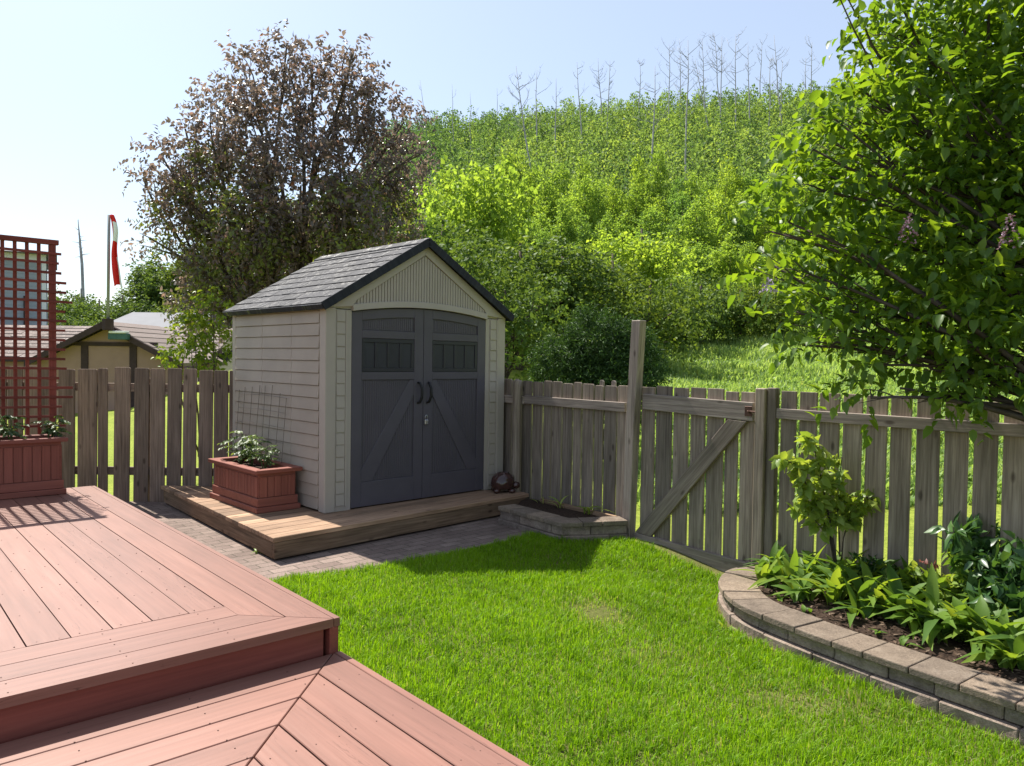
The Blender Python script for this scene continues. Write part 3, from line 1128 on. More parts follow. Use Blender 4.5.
        for k in range(rows):
            y = y0
            while y < y1 - 0.02:
                w = random.choice((0.11, 0.15, 0.19, 0.23))
                ye = min(y1, y + w)
                slab(k * st + random.uniform(-0.004, 0.006) + (0.004 if k == 0 else 0), min(L, (k + 1) * st + 0.01), y, ye - 0.002, 0.0302, 0.0385 + random.uniform(0, 0.005), 0.033)
                y = ye
        mb.build('roof', M['roof'], t, bevel=0.0015)
        # rake board along the front edge
        rb = MB()
        sv, mb = mb, rb
        slab(-0.004, L + 0.01, y0 - 0.016, y0 - 0.001, -0.028, 0.05, 0.05, 0.4)
        slab(-0.018, -0.006, y0 - 0.01, y1, -0.014, 0.036, 0.036, 0.5)
        rb.build('roof_edge', M['roof'], t, bevel=0.003)
    mb = MB()
    zc = 2.515 - 0.03
    vs = []
    for y in (y0 - 0.018, y1 + 0.004):
        vs += [(XC - 0.10, y, zc - 0.022), (XC, y, zc + 0.035), (XC + 0.10, y, zc - 0.022), (XC + 0.10, y, zc - 0.036), (XC, y, zc + 0.018), (XC - 0.10, y, zc - 0.036)]
    fs = [(i, (i + 1) % 6, 6 + (i + 1) % 6, 6 + i)[::-1] for i in range(6)] + [(0, 1, 4, 5), (1, 2, 3, 4), (11, 10, 7, 6), (10, 9, 8, 7)]
    mb.add(vs, fs)
    mb.build('ridge_cap', M['roof'], t, bevel=0.003)
    # padlock on the hasp
    lk = thing('padlock', 'small steel padlock hanging between the shed door handles', 'padlock', SHED_A + Vector((math.cos(SA) * 1.088, math.sin(SA) * 1.088, 0.70 + 0.0)), SA)
    mb = MB()
    mb.box(-0.02, 0.02, -0.028, -0.008, 0.03, 0.075)
    mb.build('body', M['metal'], lk, bevel=0.004)
    mb = MB()
    mb.tube([(-0.013, -0.018, 0.072), (-0.013, -0.018, 0.105), (-0.007, -0.018, 0.118), (0.007, -0.018, 0.118), (0.013, -0.018, 0.105), (0.013, -0.018, 0.072)], 0.0035, 6)
    mb.build('shackle', M['metal'], lk, smooth=True)
    return t


shed()

# ------------------------------------------------------------------ fences
FANG = math.atan2(FW.y, FW.x)


def picket(t, mat, x, w, z0, z1, y0, y1, dog=0.0, lean=0.0):
    mb = MB()
    h = z1 - z0
    d = min(dog, w * 0.3)
    poly = [(x - w / 2, z0), (x + w / 2, z0), (x + w / 2 + lean * h, z1 - d), (x + w / 2 - d + lean * h, z1), (x - w / 2 + d + lean * h, z1), (x - w / 2 + lean * h, z1 - d)] if d > 0 else \
        [(x - w / 2, z0), (x + w / 2, z0), (x + w / 2 + lean * h, z1), (x - w / 2 + lean * h, z1)]
    mb.xz(poly, y0, y1)
    return mb.build('picket', mat, t, bevel=0.002)


def right_fences():
    # local x runs back along the fence, local y towards the house (near side is +y)
    # ---- back section behind the planter bed
    t = thing('wooden_fence', 'grey picket fence behind the small stone planter beside the shed', 'fence', FENCE_P0 + FW * 1.33, FANG)
    ws = [1.384, 1.53, 1.693, 1.822, 1.983, 2.107, 2.263, 2.41, 2.546, 2.717, 2.88, 3.041, 3.19, 3.345, 3.5, 3.65, 3.8]
    for i in range(len(ws) - 1):
        a, b = ws[i] - 1.33, ws[i + 1] - 1.33
        g = random.uniform(0.006, 0.012)
        picket(t, M['fence'], (a + b) / 2, b - a - g * 2, random.uniform(0.02, 0.05), 1.335 + random.uniform(-0.012, 0.012), -0.02, -0.001, 0.012, random.uniform(-.003, .003))
    for i, w in ((4, 1.75), (5, 1.60)):
        picket(t, M['rail'], w - 1.33, 0.05, 1.2, 1.375, -0.045, -0.024, 0.02)
    for z0, z1, e in ((1.10, 1.185, 2.45),):
        mb = MB()
        mb.box(0.07, 1.47, 0.0, 0.036, z0, z1, 0)
        mb.build('rail', M['rail'], t, bevel=0.003)
        mb = MB()
        mb.box(1.475, e, 0.0, 0.036, z0 - 0.005, z1 - 0.012, 0)
        mb.build('rail', M['rail'], t, bevel=0.003)
    mb = MB()
    pts = [(1.52, 0.085, -0.1), (1.52, 0.085, 1.30), (1.52, 0.085, 1.335), (1.52, 0.085, 1.355)]
    mb.tube(pts, [0.046, 0.046, 0.038, 0.012], 14)
    mb.build('post', M['fence'], t)
    # ---- tall leaning post
    p = thing('fence_post', 'tall grey post leaning slightly at the hinge side of the gate', 'fence post', FENCE_P0 + FW * 1.325, FANG)
    mb = MB()
    z0, z1 = -0.25, 1.91
    top = -0.085
    vs = []
    for z, o in ((z0, 0.0), (1.0, -0.036), (z1, top)):
        vs += [(o - 0.05, 0.004, z), (o + 0.05, 0.004, z), (o + 0.05, 0.09, z), (o - 0.05, 0.09, z)]
    fs = [(3, 2, 1, 0), (8, 9, 10, 11)]
    for j in (0, 4):
        fs += [(j + i, j + (i + 1) % 4, j + 4 + (i + 1) % 4, j + 4 + i) for i in range(4)]
    mb.add(vs, fs, [(v[2], v[0], v[1]) for v in vs])
    mb.build('post', M['rail'], p, bevel=0.006)
    # ---- gate
    g = thing('garden_gate', 'grey picket gate with diagonal brace opening onto the lawn', 'gate', FENCE_P0 + FW * 0.09, FANG)
    ws = [0.0, 0.148, 0.285, 0.456, 0.624, 0.80, 0.984, 1.15]
    for i in range(len(ws) - 1):
        a, b = ws[i], ws[i + 1]
        gp = random.uniform(0.008, 0.015)
        picket(g, M['fence'], (a + b) / 2, b - a - gp * 2, random.uniform(-0.10, -0.09), 1.335 + random.uniform(-0.012, 0.012), -0.02, -0.001, 0.0, 0.004)
    mb = MB()
    mb.xz([(0.01, 1.112), (1.10, 1.14), (1.10, 1.272), (0.01, 1.254)], 0.0, 0.038, along=(1, 0))
    mb.build('top_rail', M['rail'], g, bevel=0.003)
    mb = MB()
    mb.xz([(0.03, -0.115), (1.17, -0.085), (1.17, 0.048), (0.03, 0.026)], 0.0, 0.038, along=(1, 0))
    mb.build('bottom_rail', M['rail'], g, bevel=0.003)
    mb = MB()
    bx = Vector((0.92, -1.03)).normalized()
    mb.xz([(0.06, 1.107), (0.23, 1.113), (1.155, 0.056), (0.985, 0.046)], 0.001, 0.039, along=(bx.x, bx.y))
    mb.build('brace', M['fence'], g, bevel=0.003)
    mb = MB()
    mb.box(0.012, 0.075, 0.0385, 0.045, 1.15, 1.225)
    mb.box(-0.10, 0.05, 0.045, 0.052, 1.178, 1.192)
    mb.tube([(0.03, 0.052, 1.185), (0.03, 0.07, 1.185)], 0.008, 8)
    mb.build('latch', plain('rusty latch', (0.10, 0.055, 0.04), 0.6, 0.3, 30, metal=0.5), g, bevel=0.002)
    # ---- right section
    t = thing('wooden_fence', 'grey brown picket fence behind the raised bed right of the gate', 'fence', FENCE_P0, FANG)
    mb = MB()
    mb.box(-0.016, 0.066, -0.015, 0.062, -0.25, 1.365, 2)
    mb.build('post', M['fence'], t, bevel=0.005)
    mb = MB()
    mb.box(-0.092, -0.021, -0.02, 0.036, -0.25, 1.372, 2)
    mb.build('post', M['fence'], t, bevel=0.005)
    ws = [-0.10, -0.248, -0.402, -0.57, -0.73, -0.896, -1.059, -1.232, -1.39, -1.55, -1.715, -1.88, -2.04, -2.2, -2.37, -2.53, -2.7, -2.86, -3.02, -3.19, -3.35, -3.52, -3.68, -3.85, -4.01, -4.18]
    for i in range(len(ws) - 1):
        a, b = ws[i + 1], ws[i]
        gp = random.uniform(0.011, 0.018)
        picket(t, M['fence'], (a + b) / 2, b - a - gp * 2, random.uniform(-0.02, 0.02), 1.35 + random.uniform(-0.012, 0.012), -0.02, -0.001, 0.0, random.uniform(-.002, .006))
    for z0, z1 in ((1.148, 1.223),):
        mb = MB()
        mb.box(-4.18, -0.098, 0.0, 0.036, z0, z1, 0)
        mb.build('rail', M['rail'], t, bevel=0.003)


right_fences()


def left_fence():
    t = thing('wooden_fence', 'brown gapped picket fence between the deck and neighbouring house', 'fence', (-2.95, 7.90, 0))
    edges = [(59, 75), (78, 97), (98.5, 108), (114, 129.6), (134, 148.4), (150.5, 165), (167, 181), (183, 196), (199, 212.6), (214, 228), (229.4, 233)]
    for i, (a, b) in enumerate(edges):
        xa, xb = atd(a, 440, 7.9).x + 2.95, atd(b, 440, 7.9).x + 2.95
        picket(t, M['fence_brown'], (xa + xb) / 2, xb - xa, random.uniform(-0.02, 0.02), 1.40 + random.uniform(-0.015, 0.015), -0.02, 0.0, 0.012, random.uniform(0.0, 0.012))
    x = atd(56, 440, 7.9).x + 2.95
    for i in range(14):
        picket(t, M['fence_brown'], x - 0.075, 0.15, 0.0, 1.40 + random.uniform(-0.02, 0.02), -0.02, 0.0, 0.012, random.uniform(-.004, .008))
        x -= 0.17
    for z in (0.28, 1.16):
        mb = MB()
        mb.box(-4.4, 0.03, 0.002, 0.04, z, z + 0.085, 0)
        mb.build('rail', M['fence_brown'], t, bevel=0.003)
    for x in (-0.9, -3.2):
        mb = MB()
        mb.box(x, x + 0.09, 0.041, 0.13, -0.3, 1.3, 2)
        mb.build('post', M['fence_brown'], t, bevel=0.003)


left_fence()

# ------------------------------------------------------------------ stone beds


def offset_path(path, d):
    """points shifted sideways by d (to the left of travel)"""
    out = []
    for i, p in enumerate(path):
        a = Vector(path[max(0, i - 1)])
        b = Vector(path[min(len(path) - 1, i + 1)])
        t = (b - a).normalized()
        out.append((p[0] - t.y * d, p[1] + t.x * d))
    return out


def resample(path, step):
    P = [Vector((p[0], p[1])) for p in path]
    L = [0]
    for i in range(1, len(P)):
        L.append(L[-1] + (P[i] - P[i - 1]).length)
    n = max(2, int(round(L[-1] / step)) + 1)
    s = np.linspace(0, L[-1], n)
    return [(float(np.interp(q, L, [p.x for p in P])), float(np.interp(q, L, [p.y for p in P]))) for q in s]


def smooth_path(path, it=2):
    P = [Vector((p[0], p[1])) for p in path]
    for _ in range(it):
        Q = [P[0]]
        for a, b in zip(P[:-1], P[1:]):
            Q += [a.lerp(b, 0.25), a.lerp(b, 0.75)]
        P = Q + [P[-1]]
    return [(p.x, p.y) for p in P]


def stones(mb, path, depth, z0, z1, size, jit=0.004, gap=0.004, off=0.0, rough=0.0, side=1):
    """a course of stones following path; depth lies to its left"""
    step = size / 4
    pts = resample(path, step)
    i = 0
    n = len(pts)
    while i < n - 1:
        k = min(n - 1, i + random.choice((3, 4, 4, 5)))
        if n - 1 - k < 2:
            k = n - 1
        seg = pts[i:k + 1]
        o = offset_path(pts, off + random.uniform(-jit, jit))[i:k + 1]
        q = offset_path(pts, off + depth)[i:k + 1]
        dz = random.uniform(-0.003, 0.003)
        # shorten by the joint
        def short(s):
            a, b = Vector(s[0]), Vector(s[-1])
            s = [Vector(p) for p in s]
            s[0] = s[0] + (s[1] - s[0]).normalized() * gap / 2
            s[-1] = s[-1] + (s[-2] - s[-1]).normalized() * gap / 2
            return s
        o, q = short(o), short(q)
        m = len(o)
        vs, fs = [], []
        lev = [z0, z0 + (z1 - z0) * 0.5, z1 + dz] if rough else [z0, z1 + dz]
        for li, z in enumerate(lev):
            for j, p in enumerate(o):
                r = random.uniform(-rough, rough * 0.3) if rough and li == 1 else 0
                nn = (Vector(q[j]) - Vector(p)).normalized()
                pp = Vector(p) + nn * (-r)
                vs.append((pp.x, pp.y, z))
            for p in q[::-1]:
                vs.append((p[0], p[1], z))
        w = 2 * m
        fs.append(tuple(range(w - 1, -1, -1)))
        fs.append(tuple(range((len(lev) - 1) * w, len(lev) * w)))
        for l in range(len(lev) - 1):
            for j in range(w):
                jj = (j + 1) % w
                fs.append((l * w + j, l * w + jj, (l + 1) * w + jj, (l + 1) * w + j))
        if side < 0:
            fs = [f[::-1] for f in fs]
        mb.add(vs, fs)
        i = k


WALL = [(1.86, 5.50), (1.735, 5.46), (1.60, 5.40), (1.45, 5.20), (1.385, 4.93), (1.392, 4.62), (1.51, 4.36), (1.645, 4.13), (1.80, 3.88), (2.06, 3.52), (2.26, 3.245), (2.6, 2.80), (3.0, 2.3), (3.5, 1.65), (3.95, 1.05)]


def raised_bed():
    t = thing('raised_bed', 'curved low bed of tan cap stones over rough grey blocks', 'raised bed', (1.39, 4.9, -0.1))
    path = smooth_path([(p[0] - 1.39, p[1] - 4.9) for p in WALL], 2)
    mb = MB()
    stones(mb, path, 0.25, 0.137, 0.175, 0.235, 0.004, 0.005)
    mb.build('cap_stones', M['cap'], t, bevel=0.006, seg=2)
    mb = MB()
    stones(mb, path, 0.20, 0.068, 0.135, 0.30, 0.006, 0.004, off=0.028, rough=0.012)
    mb.build('upper_blocks', M['block'], t, bevel=0.006)
    mb = MB()
    stones(mb, path, 0.20, -0.06, 0.066, 0.34, 0.008, 0.004, off=0.0, rough=0.012)
    mb.build('lower_blocks', M['block'], t, bevel=0.006)
    # mulch
    inner = offset_path(path, 0.20)
    f0 = FENCE_P0 - FN * 0.03 - Vector((1.39, 4.9, 0))
    far = [(f0 - FW * s).to_2d()[:] for s in (0.05, 1.0, 2.0, 3.4, 4.4)]
    back = far[::-1]
    import bmesh
    bm = bmesh.new()
    f = bm.faces.new([bm.verts.new((p[0], p[1], 0.0)) for p in inner + list(back)])
    bmesh.ops.triangulate(bm, faces=[f])
    x = -0.6
    while x < 3.6:
        bmesh.ops.bisect_plane(bm, geom=bm.verts[:] + bm.edges[:] + bm.faces[:], plane_co=(x, 0, 0), plane_no=(1, 0, 0))
        x += 0.045
    y = -4.0
    while y < 1.0:
        bmesh.ops.bisect_plane(bm, geom=bm.verts[:] + bm.edges[:] + bm.faces[:], plane_co=(0, y, 0), plane_no=(0, 1, 0))
        y += 0.045
    for v in bm.verts:
        v.co.z = 0.142 + random.uniform(-0.007, 0.009)
    bmesh.ops.recalc_face_normals(bm, faces=bm.faces[:])
    if sum(q.normal.z for q in bm.faces) < 0:
        bmesh.ops.reverse_faces(bm, faces=bm.faces[:])
    me = bpy.data.meshes.new('mulch')
    bm.to_mesh(me)
    bm.free()
    me.materials.append(M['soil'])
    link(bpy.data.objects.new('mulch', me), t)
    # bark chips lie loose on it
    n = 9000
    X, Y = RNG.uniform(0, 2.4, n), RNG.uniform(-3.4, 0.5, n)
    ok = inside(inner + list(back), X, Y)
    X, Y = X[ok], Y[ok]
    n = len(X)
    P = np.stack([X, Y, RNG.uniform(0.146, 0.158, n)], 1)
    a = RNG.uniform(0, 2 * PI, n)
    D = np.stack([np.cos(a), np.sin(a), RNG.normal(0, 0.25, n)], 1)
    V, F, k = leaf_arrays(P, D, unit(np.array([[0, 0, 1.0]] * n) + RNG.normal(0, 0.3, (n, 3))), RNG.uniform(0.015, 0.045, n), RNG.uniform(0.008, 0.018, n), 0.15, 0.0, 'diamond')
    o = np_mesh('bark_chips', V, F, np.repeat(RNG.random(n), k), M['chips'], t)
    o['kind'] = 'stuff'
    # loose chips lying on the mulch
    return t


raised_bed()

PB_OUT = [(-0.116, 7.10), (0.153, 6.76), (0.42, 6.42), (0.47, 6.395), (0.70, 6.445), (1.03, 6.53)]


def small_planter():
    t = thing('stone_planter', 'small corner planter of tan stones between platform and gate', 'planter', (0.45, 6.4, 0))
    p = [(a - 0.45, b - 6.4) for a, b in PB_OUT]
    mb = MB()
    stones(mb, p[:3] + [(0.0, 0.0)], 0.20, 0.128, 0.168, 0.24, 0.002, 0.005)
    stones(mb, [(0.004, 0.0)] + p[4:], 0.20, 0.128, 0.168, 0.24, 0.002, 0.005)
    mb.build('cap_stones', M['cap'], t, bevel=0.006, seg=2)
    mb = MB()
    stones(mb, p[:3] + [(-0.01, 0.02)], 0.16, 0.05, 0.126, 0.30, 0.004, 0.004, off=0.02, rough=0.01)
    stones(mb, [(0.004, 0.02)] + p[4:], 0.16, 0.05, 0.126, 0.36, 0.004, 0.004, off=0.02, rough=0.01)
    mb.build('upper_blocks', M['block'], t, bevel=0.006)
    mb = MB()
    stones(mb, p[:3] + [(-0.01, 0.01)], 0.16, -0.12, 0.048, 0.30, 0.004, 0.004, off=0.0, rough=0.01)
    stones(mb, [(0.004, 0.01)] + p[4:], 0.16, -0.12, 0.048, 0.34, 0.004, 0.004, off=0.0, rough=0.01)
    mb.build('lower_blocks', M['block'], t, bevel=0.006)
    q = [Vector(x) for x in ((0.05, 7.2), (0.50, 6.55), (0.95, 6.66), (0.93, 6.80), (0.22, 7.68), (0.12, 7.62))]
    mb = MB()
    mb.prism([(a.x - 0.45, a.y - 6.4) for a in q], 0.02, 0.135)
    mb.build('mulch', M['soil'], t)
    a = FENCE_P0 + FW * 1.42 - FN * 0.075
    mb = MB()
    a2 = FENCE_P0 + FW * 2.46 - FN * 0.06
    b1, b2 = Vector((a.x - 0.45, a.y - 6.4)), Vector((a2.x - 0.45, a2.y - 6.4))
    nn = Vector((-FN.x, -FN.y)) * 0.03
    mb.prism([tuple(b1), tuple(b2), tuple(b2 + nn), tuple(b1 + nn)], 0.10, 0.172, (FW.x, FW.y))
    mb.build('edging_board', M['skirt'], t, bevel=0.003)


small_planter()

# ------------------------------------------------------------------ planter boxes, trellis, wire cage, ornament


def planter_box(loc, rz, W, D, H, label, slats):
    t = thing('planter_box', label, 'planter', loc, rz, None)
    # local: x along the length, y to the back
    mb = MB()
    b = 0.035
    w = 0.02
    z1 = H - 0.035
    for x0, x1, y0, y1 in ((b, W - b, b, b + w), (b, W - b, D - b - w, D - b), (b, b + w, b + w + .001, D - b - w - .001), (W - b - w, W - b, b + w + .001, D - b - w - .001)):
        mb.box(x0, x1, y0, y1, 0.03, z1, 0)
    nsl = slats
    for k in range(nsl):
        ww = (W - 2 * b - 0.02) / nsl
        mb.box(b + 0.01 + k * ww + 0.003, b + 0.01 + (k + 1) * ww - 0.003, b - 0.008, b - 0.0005, 0.13, z1 - 0.03, 2)
    ns = max(3, int(D / 0.07))
    for k in range(ns):
        ww = (D - 2 * b - 0.02) / ns
        for xx in (b - 0.008, W - b + 0.0005):
            mb.box(xx, xx + 0.0075, b + 0.01 + k * ww + 0.003, b + 0.01 + (k + 1) * ww - 0.003, 0.13, z1 - 0.03, 2)
    mb.build('body', M['planter'], t, bevel=0.002)
    mb = MB()
    for x0, x1, y0, y1 in ((0.018, W - 0.018, 0.018, b - .009), (0.018, W - 0.018, D - b + .009, D - 0.018), (0.018, b - .009, b - .008, D - b + .008), (W - b + .009, W - 0.018, b - .008, D - b + .008)):
        mb.box(x0, x1, y0, y1, 0.05, 0.125, 0)
    for x0, x1, y0, y1 in ((0, W, 0, b), (0, W, D - b, D), (0, b, b + .001, D - b - .001), (W - b, W, b + .001, D - b - .001)):
        mb.box(x0, x1, y0, y1, 0.0, 0.048, 0)
    mb.build('base_moulding', M['planter'], t, bevel=0.004)
    mb = MB()
    r = 0.075
    o = -0.012
    poly = [(o, o), (W - o, o), (W - o, D - o), (o, D - o)]
    inn = [(r, r), (W - r, r), (W - r, D - r), (r, D - r)]
    for k in range(4):
        kk = (k + 1) % 4
        mb.prism([poly[k], poly[kk], inn[kk], inn[k]], z1 + 0.001, H, (1, 0) if k % 2 == 0 else (0, 1))
    mb.build('rim', M['planter'], t, bevel=0.004)
    mb = MB()
    mb.box(b + w, W - b - w, b + w, D - b - w, 0.06, H - 0.06)
    mb.build('soil', M['soil'], t)
    return t


def tomato(loc, h, label, n=9, group=None):
    t = thing('tomato_plant', label, 'plant', loc, random.uniform(0, 6), group)
    st = MB()
    parts = []
    for s in range(3):
        a = random.uniform(0, 2 * PI)
        top = Vector((math.cos(a) * h * 0.3, math.sin(a) * h * 0.3, h * random.uniform(0.75, 1.0)))
        st.tube([(0, 0, -0.02), top * 0.5 + Vector((0, 0, 0.02)), top], [0.006, 0.005, 0.003], 5)
        for k in range(n):
            f = random.uniform(0.35, 1.0)
            b = top * f
            g = random.uniform(0, 2 * PI)
            d = Vector((math.cos(g), math.sin(g), random.uniform(0.0, 0.5)))
            L = h * random.uniform(0.3, 0.5)
            st.tube([b, b + d * L * 0.5, b + d * L - Vector((0, 0, L * 0.3))], [0.0025, 0.002, 0.001], 4)
            m = 9
            tt = np.linspace(0.3, 1.0, m)
            P = np.array([b + d * L * q - Vector((0, 0, L * 0.35 * q * q)) for q in tt])
            sd = Vector((-d.y, d.x, 0)).normalized()
            D = np.array([list(d * 0.5 + sd * (1 if i % 2 else -1) * 0.9 + Vector((0, 0, -0.35))) for i in range(m)])
            nn = unit(np.array([[0, 0, 1.0]] * m) + RNG.normal(0, 0.35, (m, 3)))
            sz = h * RNG.uniform(0.12, 0.2, m)
            V, F, kk = leaf_arrays(P, D, nn, sz, sz * 0.55)
            parts.append((V, F, np.repeat(np.clip(RNG.normal(0.4 + 0.3 * f * random.random(), 0.2, m), 0, 1), kk)))
    V, F, B = join(parts)
    np_mesh('foliage', V, F, B, M['tomato'], t)
    st.build('stem', M['stem'], t, smooth=True)
    return t


# box on the deck in front of the lattice
pr = at(66.6, 494.0, ZD)
loc1 = pr - DV * 1.35
planter_box((loc1.x, loc1.y, ZD + 0.003), DA, 1.35, 0.42, 0.50, 'long red brown planter box of tomato plants standing on the deck', 18)
for i, (f, h) in enumerate(((0.93, 0.26), (0.72, 0.30), (0.53, 0.30))):
    p = pr - DV * (1.35 * (1 - f)) + DU * 0.2
    tomato((p.x, p.y, ZD + 0.44), h, ('bushy tomato plant at the end of the deck planter', 'tomato plant standing against the lattice in the deck planter', 'tomato plant at the cut off side of deck planter')[i], 8, 'tomato plants in the planter boxes')

# box on the platform beside the shed: its long side runs back along the shed wall
nr = at(256.5, 514.5, ZP)
PANG = R_(43.5)
px_, py_ = Vector((math.cos(PANG), math.sin(PANG), 0)), Vector((-math.sin(PANG), math.cos(PANG), 0))
W2, D2, H2 = 0.415, 1.02, 0.375
planter_box((nr.x, nr.y, ZP + 0.003), PANG, W2, D2, H2, 'short red brown planter box on the cedar platform beside the shed', 5)
for i, (f, g, h) in enumerate(((0.80, 0.55, 0.33), (0.55, 0.5, 0.30), (0.30, 0.52, 0.24))):
    p = nr + py_ * (D2 * f) + px_ * (W2 * g)
    tomato((p.x, p.y, ZP + H2 - 0.06), h, ('tomato plant at fence end of the platform planter', 'middle tomato plant in the platform planter', 'small tomato plant at near end of the platform planter')[i], 7, 'tomato plants in the planter boxes')


def lattice():
    base = at(66.6, 494.0, ZD) + DU * 0.47
    t = thing('lattice_trellis', 'tall red stained lattice trellis standing behind the deck planter', 'trellis', (base.x, base.y, ZD), DA)
    # local x to the right; right post at x about -0.02
    H = 2.25
    for x in (-0.02, -1.25):
        mb = MB()
        mb.box(x - 0.028, x + 0.028, -0.022, 0.022, 0.003, H, 2)
        mb.build('post', M['trellis'], t, bevel=0.002)
    mb = MB()
    mb.box(-1.36, 0.03, -0.03, 0.03, H + 0.001, H + 0.045, 0)
    mb.build('top_rail', M['trellis'], t, bevel=0.002)
    mb = MB()
    x = -0.125
    while x > -1.2:
        mb.box(x - 0.015, x + 0.015, 0.002, 0.012, 0.06, H - 0.002, 2)
        x -= 0.093
    mb.build('upright_slats', M['trellis'], t)
    mb = MB()
    z = 0.30
    k = 0
    while z < H - 0.03:
        e = 0.03 + (random.choice((0.0, 0.02, 0.05, 0.06, 0.11)) if z > 0.5 else 0)
        mb.xz([(-1.3, z + 0.012), (e, z - 0.004 * random.random()), (e, z + 0.021), (-1.3, z + 0.036)], -0.030, -0.0225, along=(1, 0))
        z += 0.0885
        k += 1
    mb.build('cross_slats', M['trellis'], t)


lattice()


def wire_cage():
    base = SHED_A + py_ * 0.1
    t = thing('wire_trellis', 'thin rusty wire plant support leaning on the shed side wall', 'trellis', SHED_A, SA)
    mb = MB()
    ys = [0.66, 0.80, 0.95, 1.08, 1.22, 1.38, 1.53, 1.66]
    hs = [0.98, 1.02, 1.09, 1.08, 1.08, 1.06, 1.05, 1.02]
    for y, h in zip(ys, hs):
        mb.tube([(-0.10, y, 0.0), (-0.05, y + random.uniform(-.01, .01), h * 0.6), (-0.022, y + random.uniform(-.015, .015), h)], 0.0028, 5)
    for z in (0.28, 0.42, 0.56, 0.70, 0.84, 0.98):
        mb.tube([(-0.10 + 0.075 * z, 0.66, z), (-0.10 + 0.075 * z, 1.15, z + 0.01), (-0.10 + 0.075 * z, 1.66, z)], 0.0022, 5)
    mb.build('wire_grid', M['wire'], t)


wire_cage()


def ornament():
    p = at(503.5, 492.0, ZP)
    t = thing('garden_ornament', 'dark brown glazed pottery turtle on the platform by the shed corner', 'ornament', (p.x, p.y, ZP), R_(12))
    import bmesh
    def blob(name, loc, sc, mat, sub=3, rough=0.0, rot=0):
        bm = bmesh.new()
        bmesh.ops.create_icosphere(bm, subdivisions=sub, radius=1.0)
        for v in bm.verts:
            n = 1 + rough * math.sin(v.co.x * 7) * math.sin(v.co.y * 6 + 1) * math.sin(v.co.z * 5)
            c = v.co * n
            if name == 'shell' and c.z < -0.55:
                c.z = -0.55
            v.co = Vector((c.x * sc[0], c.y * sc[1], c.z * sc[2])) + Vector(loc)
        me = bpy.data.meshes.new(name)
        bm.to_mesh(me)
        bm.free()
        me.materials.append(mat)
        me.polygons.foreach_set('use_smooth', np.ones(len(me.polygons), bool))
        return link(bpy.data.objects.new(name, me), t)
    blob('shell', (-0.01, 0, 0.098), (0.125, 0.105, 0.112), M['terracotta_glaze'], 4, 0.03)
    blob('head', (0.125, -0.035, 0.075), (0.042, 0.036, 0.036), M['terracotta_glaze'], 3, 0.05)
    for x, y in ((0.075, -0.085), (0.085, 0.07), (-0.085, -0.075), (-0.085, 0.07)):
        blob('foot', (x, y, 0.024), (0.036, 0.028, 0.024), M['terracotta_glaze'], 2)
    mb = MB()
    for a in range(5):
        ang = a * 1.25
        mb.tube([(-0.01 + 0.05 * math.cos(ang), 0.045 * math.sin(ang), 0.198), (-0.01 + 0.09 * math.cos(ang), 0.08 * math.sin(ang), 0.172), (-0.01 + 0.118 * math.cos(ang), 0.1 * math.sin(ang), 0.13)], [0.008, 0.008, 0.006], 6)
    mb.tube([(0.052 * math.cos(q * 1.047), 0.048 * math.sin(q * 1.047), 0.2) for q in range(7)], 0.007, 6)
    mb.build('shell_ridge', M['terracotta_glaze'], t, smooth=True)


ornament()

# ------------------------------------------------------------------ plants of the beds


def strap_leaf(parts, base, d, L, W, arch_, br):
    """one long lily leaf: a folded ribbon that rises and arches over"""
    n = 7
    d = Vector((d[0], d[1], 0)).normalized()
    s = Vector((-d.y, d.x, 0))
    V, F = [], []
    pr_ = [0.22, 0.62, 0.95, 1.0, 0.85, 0.5, 0.03]
    tw = random.uniform(-0.5, 0.5)
    for i in range(n):
        t = i / (n - 1)
        x = L * (0.15 * t + arch_ * t * t * 0.8)
        z = L * (0.95 * t - arch_ * 0.75 * t * t)
        c = Vector(base) + d * x + Vector((0, 0, z))
        w = W * 0.5 * pr_[i]
        ss = (s * math.cos(tw * t) + Vector((0, 0, 1)) * math.sin(tw * t))
        up = Vector((0, 0, 0.5)) - d * 0.4
        V += [c + ss * w + up * w * 0.55, c, c - ss * w + up * w * 0.55]
    for i in range(n - 1):
        a = i * 3
        F += [(a, a + 1, a + 4), (a, a + 4, a + 3), (a + 1, a + 2, a + 5), (a + 1, a + 5, a + 4)]
    parts.append((np.array([list(v) for v in V]), np.array(F), np.full(len(V), br)))


def lily(loc, n, L, W, label, group, mat, spread=0.05):
    t = thing('lily_plant', label, 'plant', loc, 0, group)
    parts = []
    for k in range(n):
        a = random.uniform(0, 2 * PI)
        b = (random.uniform(-spread, spread), random.uniform(-spread, spread), -0.01)
        strap_leaf(parts, b, (math.cos(a), math.sin(a)), L * random.uniform(0.7, 1.1), W * random.uniform(0.75, 1.15), random.uniform(0.2, 1.15), min(1, max(0, random.gauss(0.45, 0.25))))
    V, F, B = join(parts)
    np_mesh('leaves', V, F, B, M[mat], t, smooth=True)
    return t


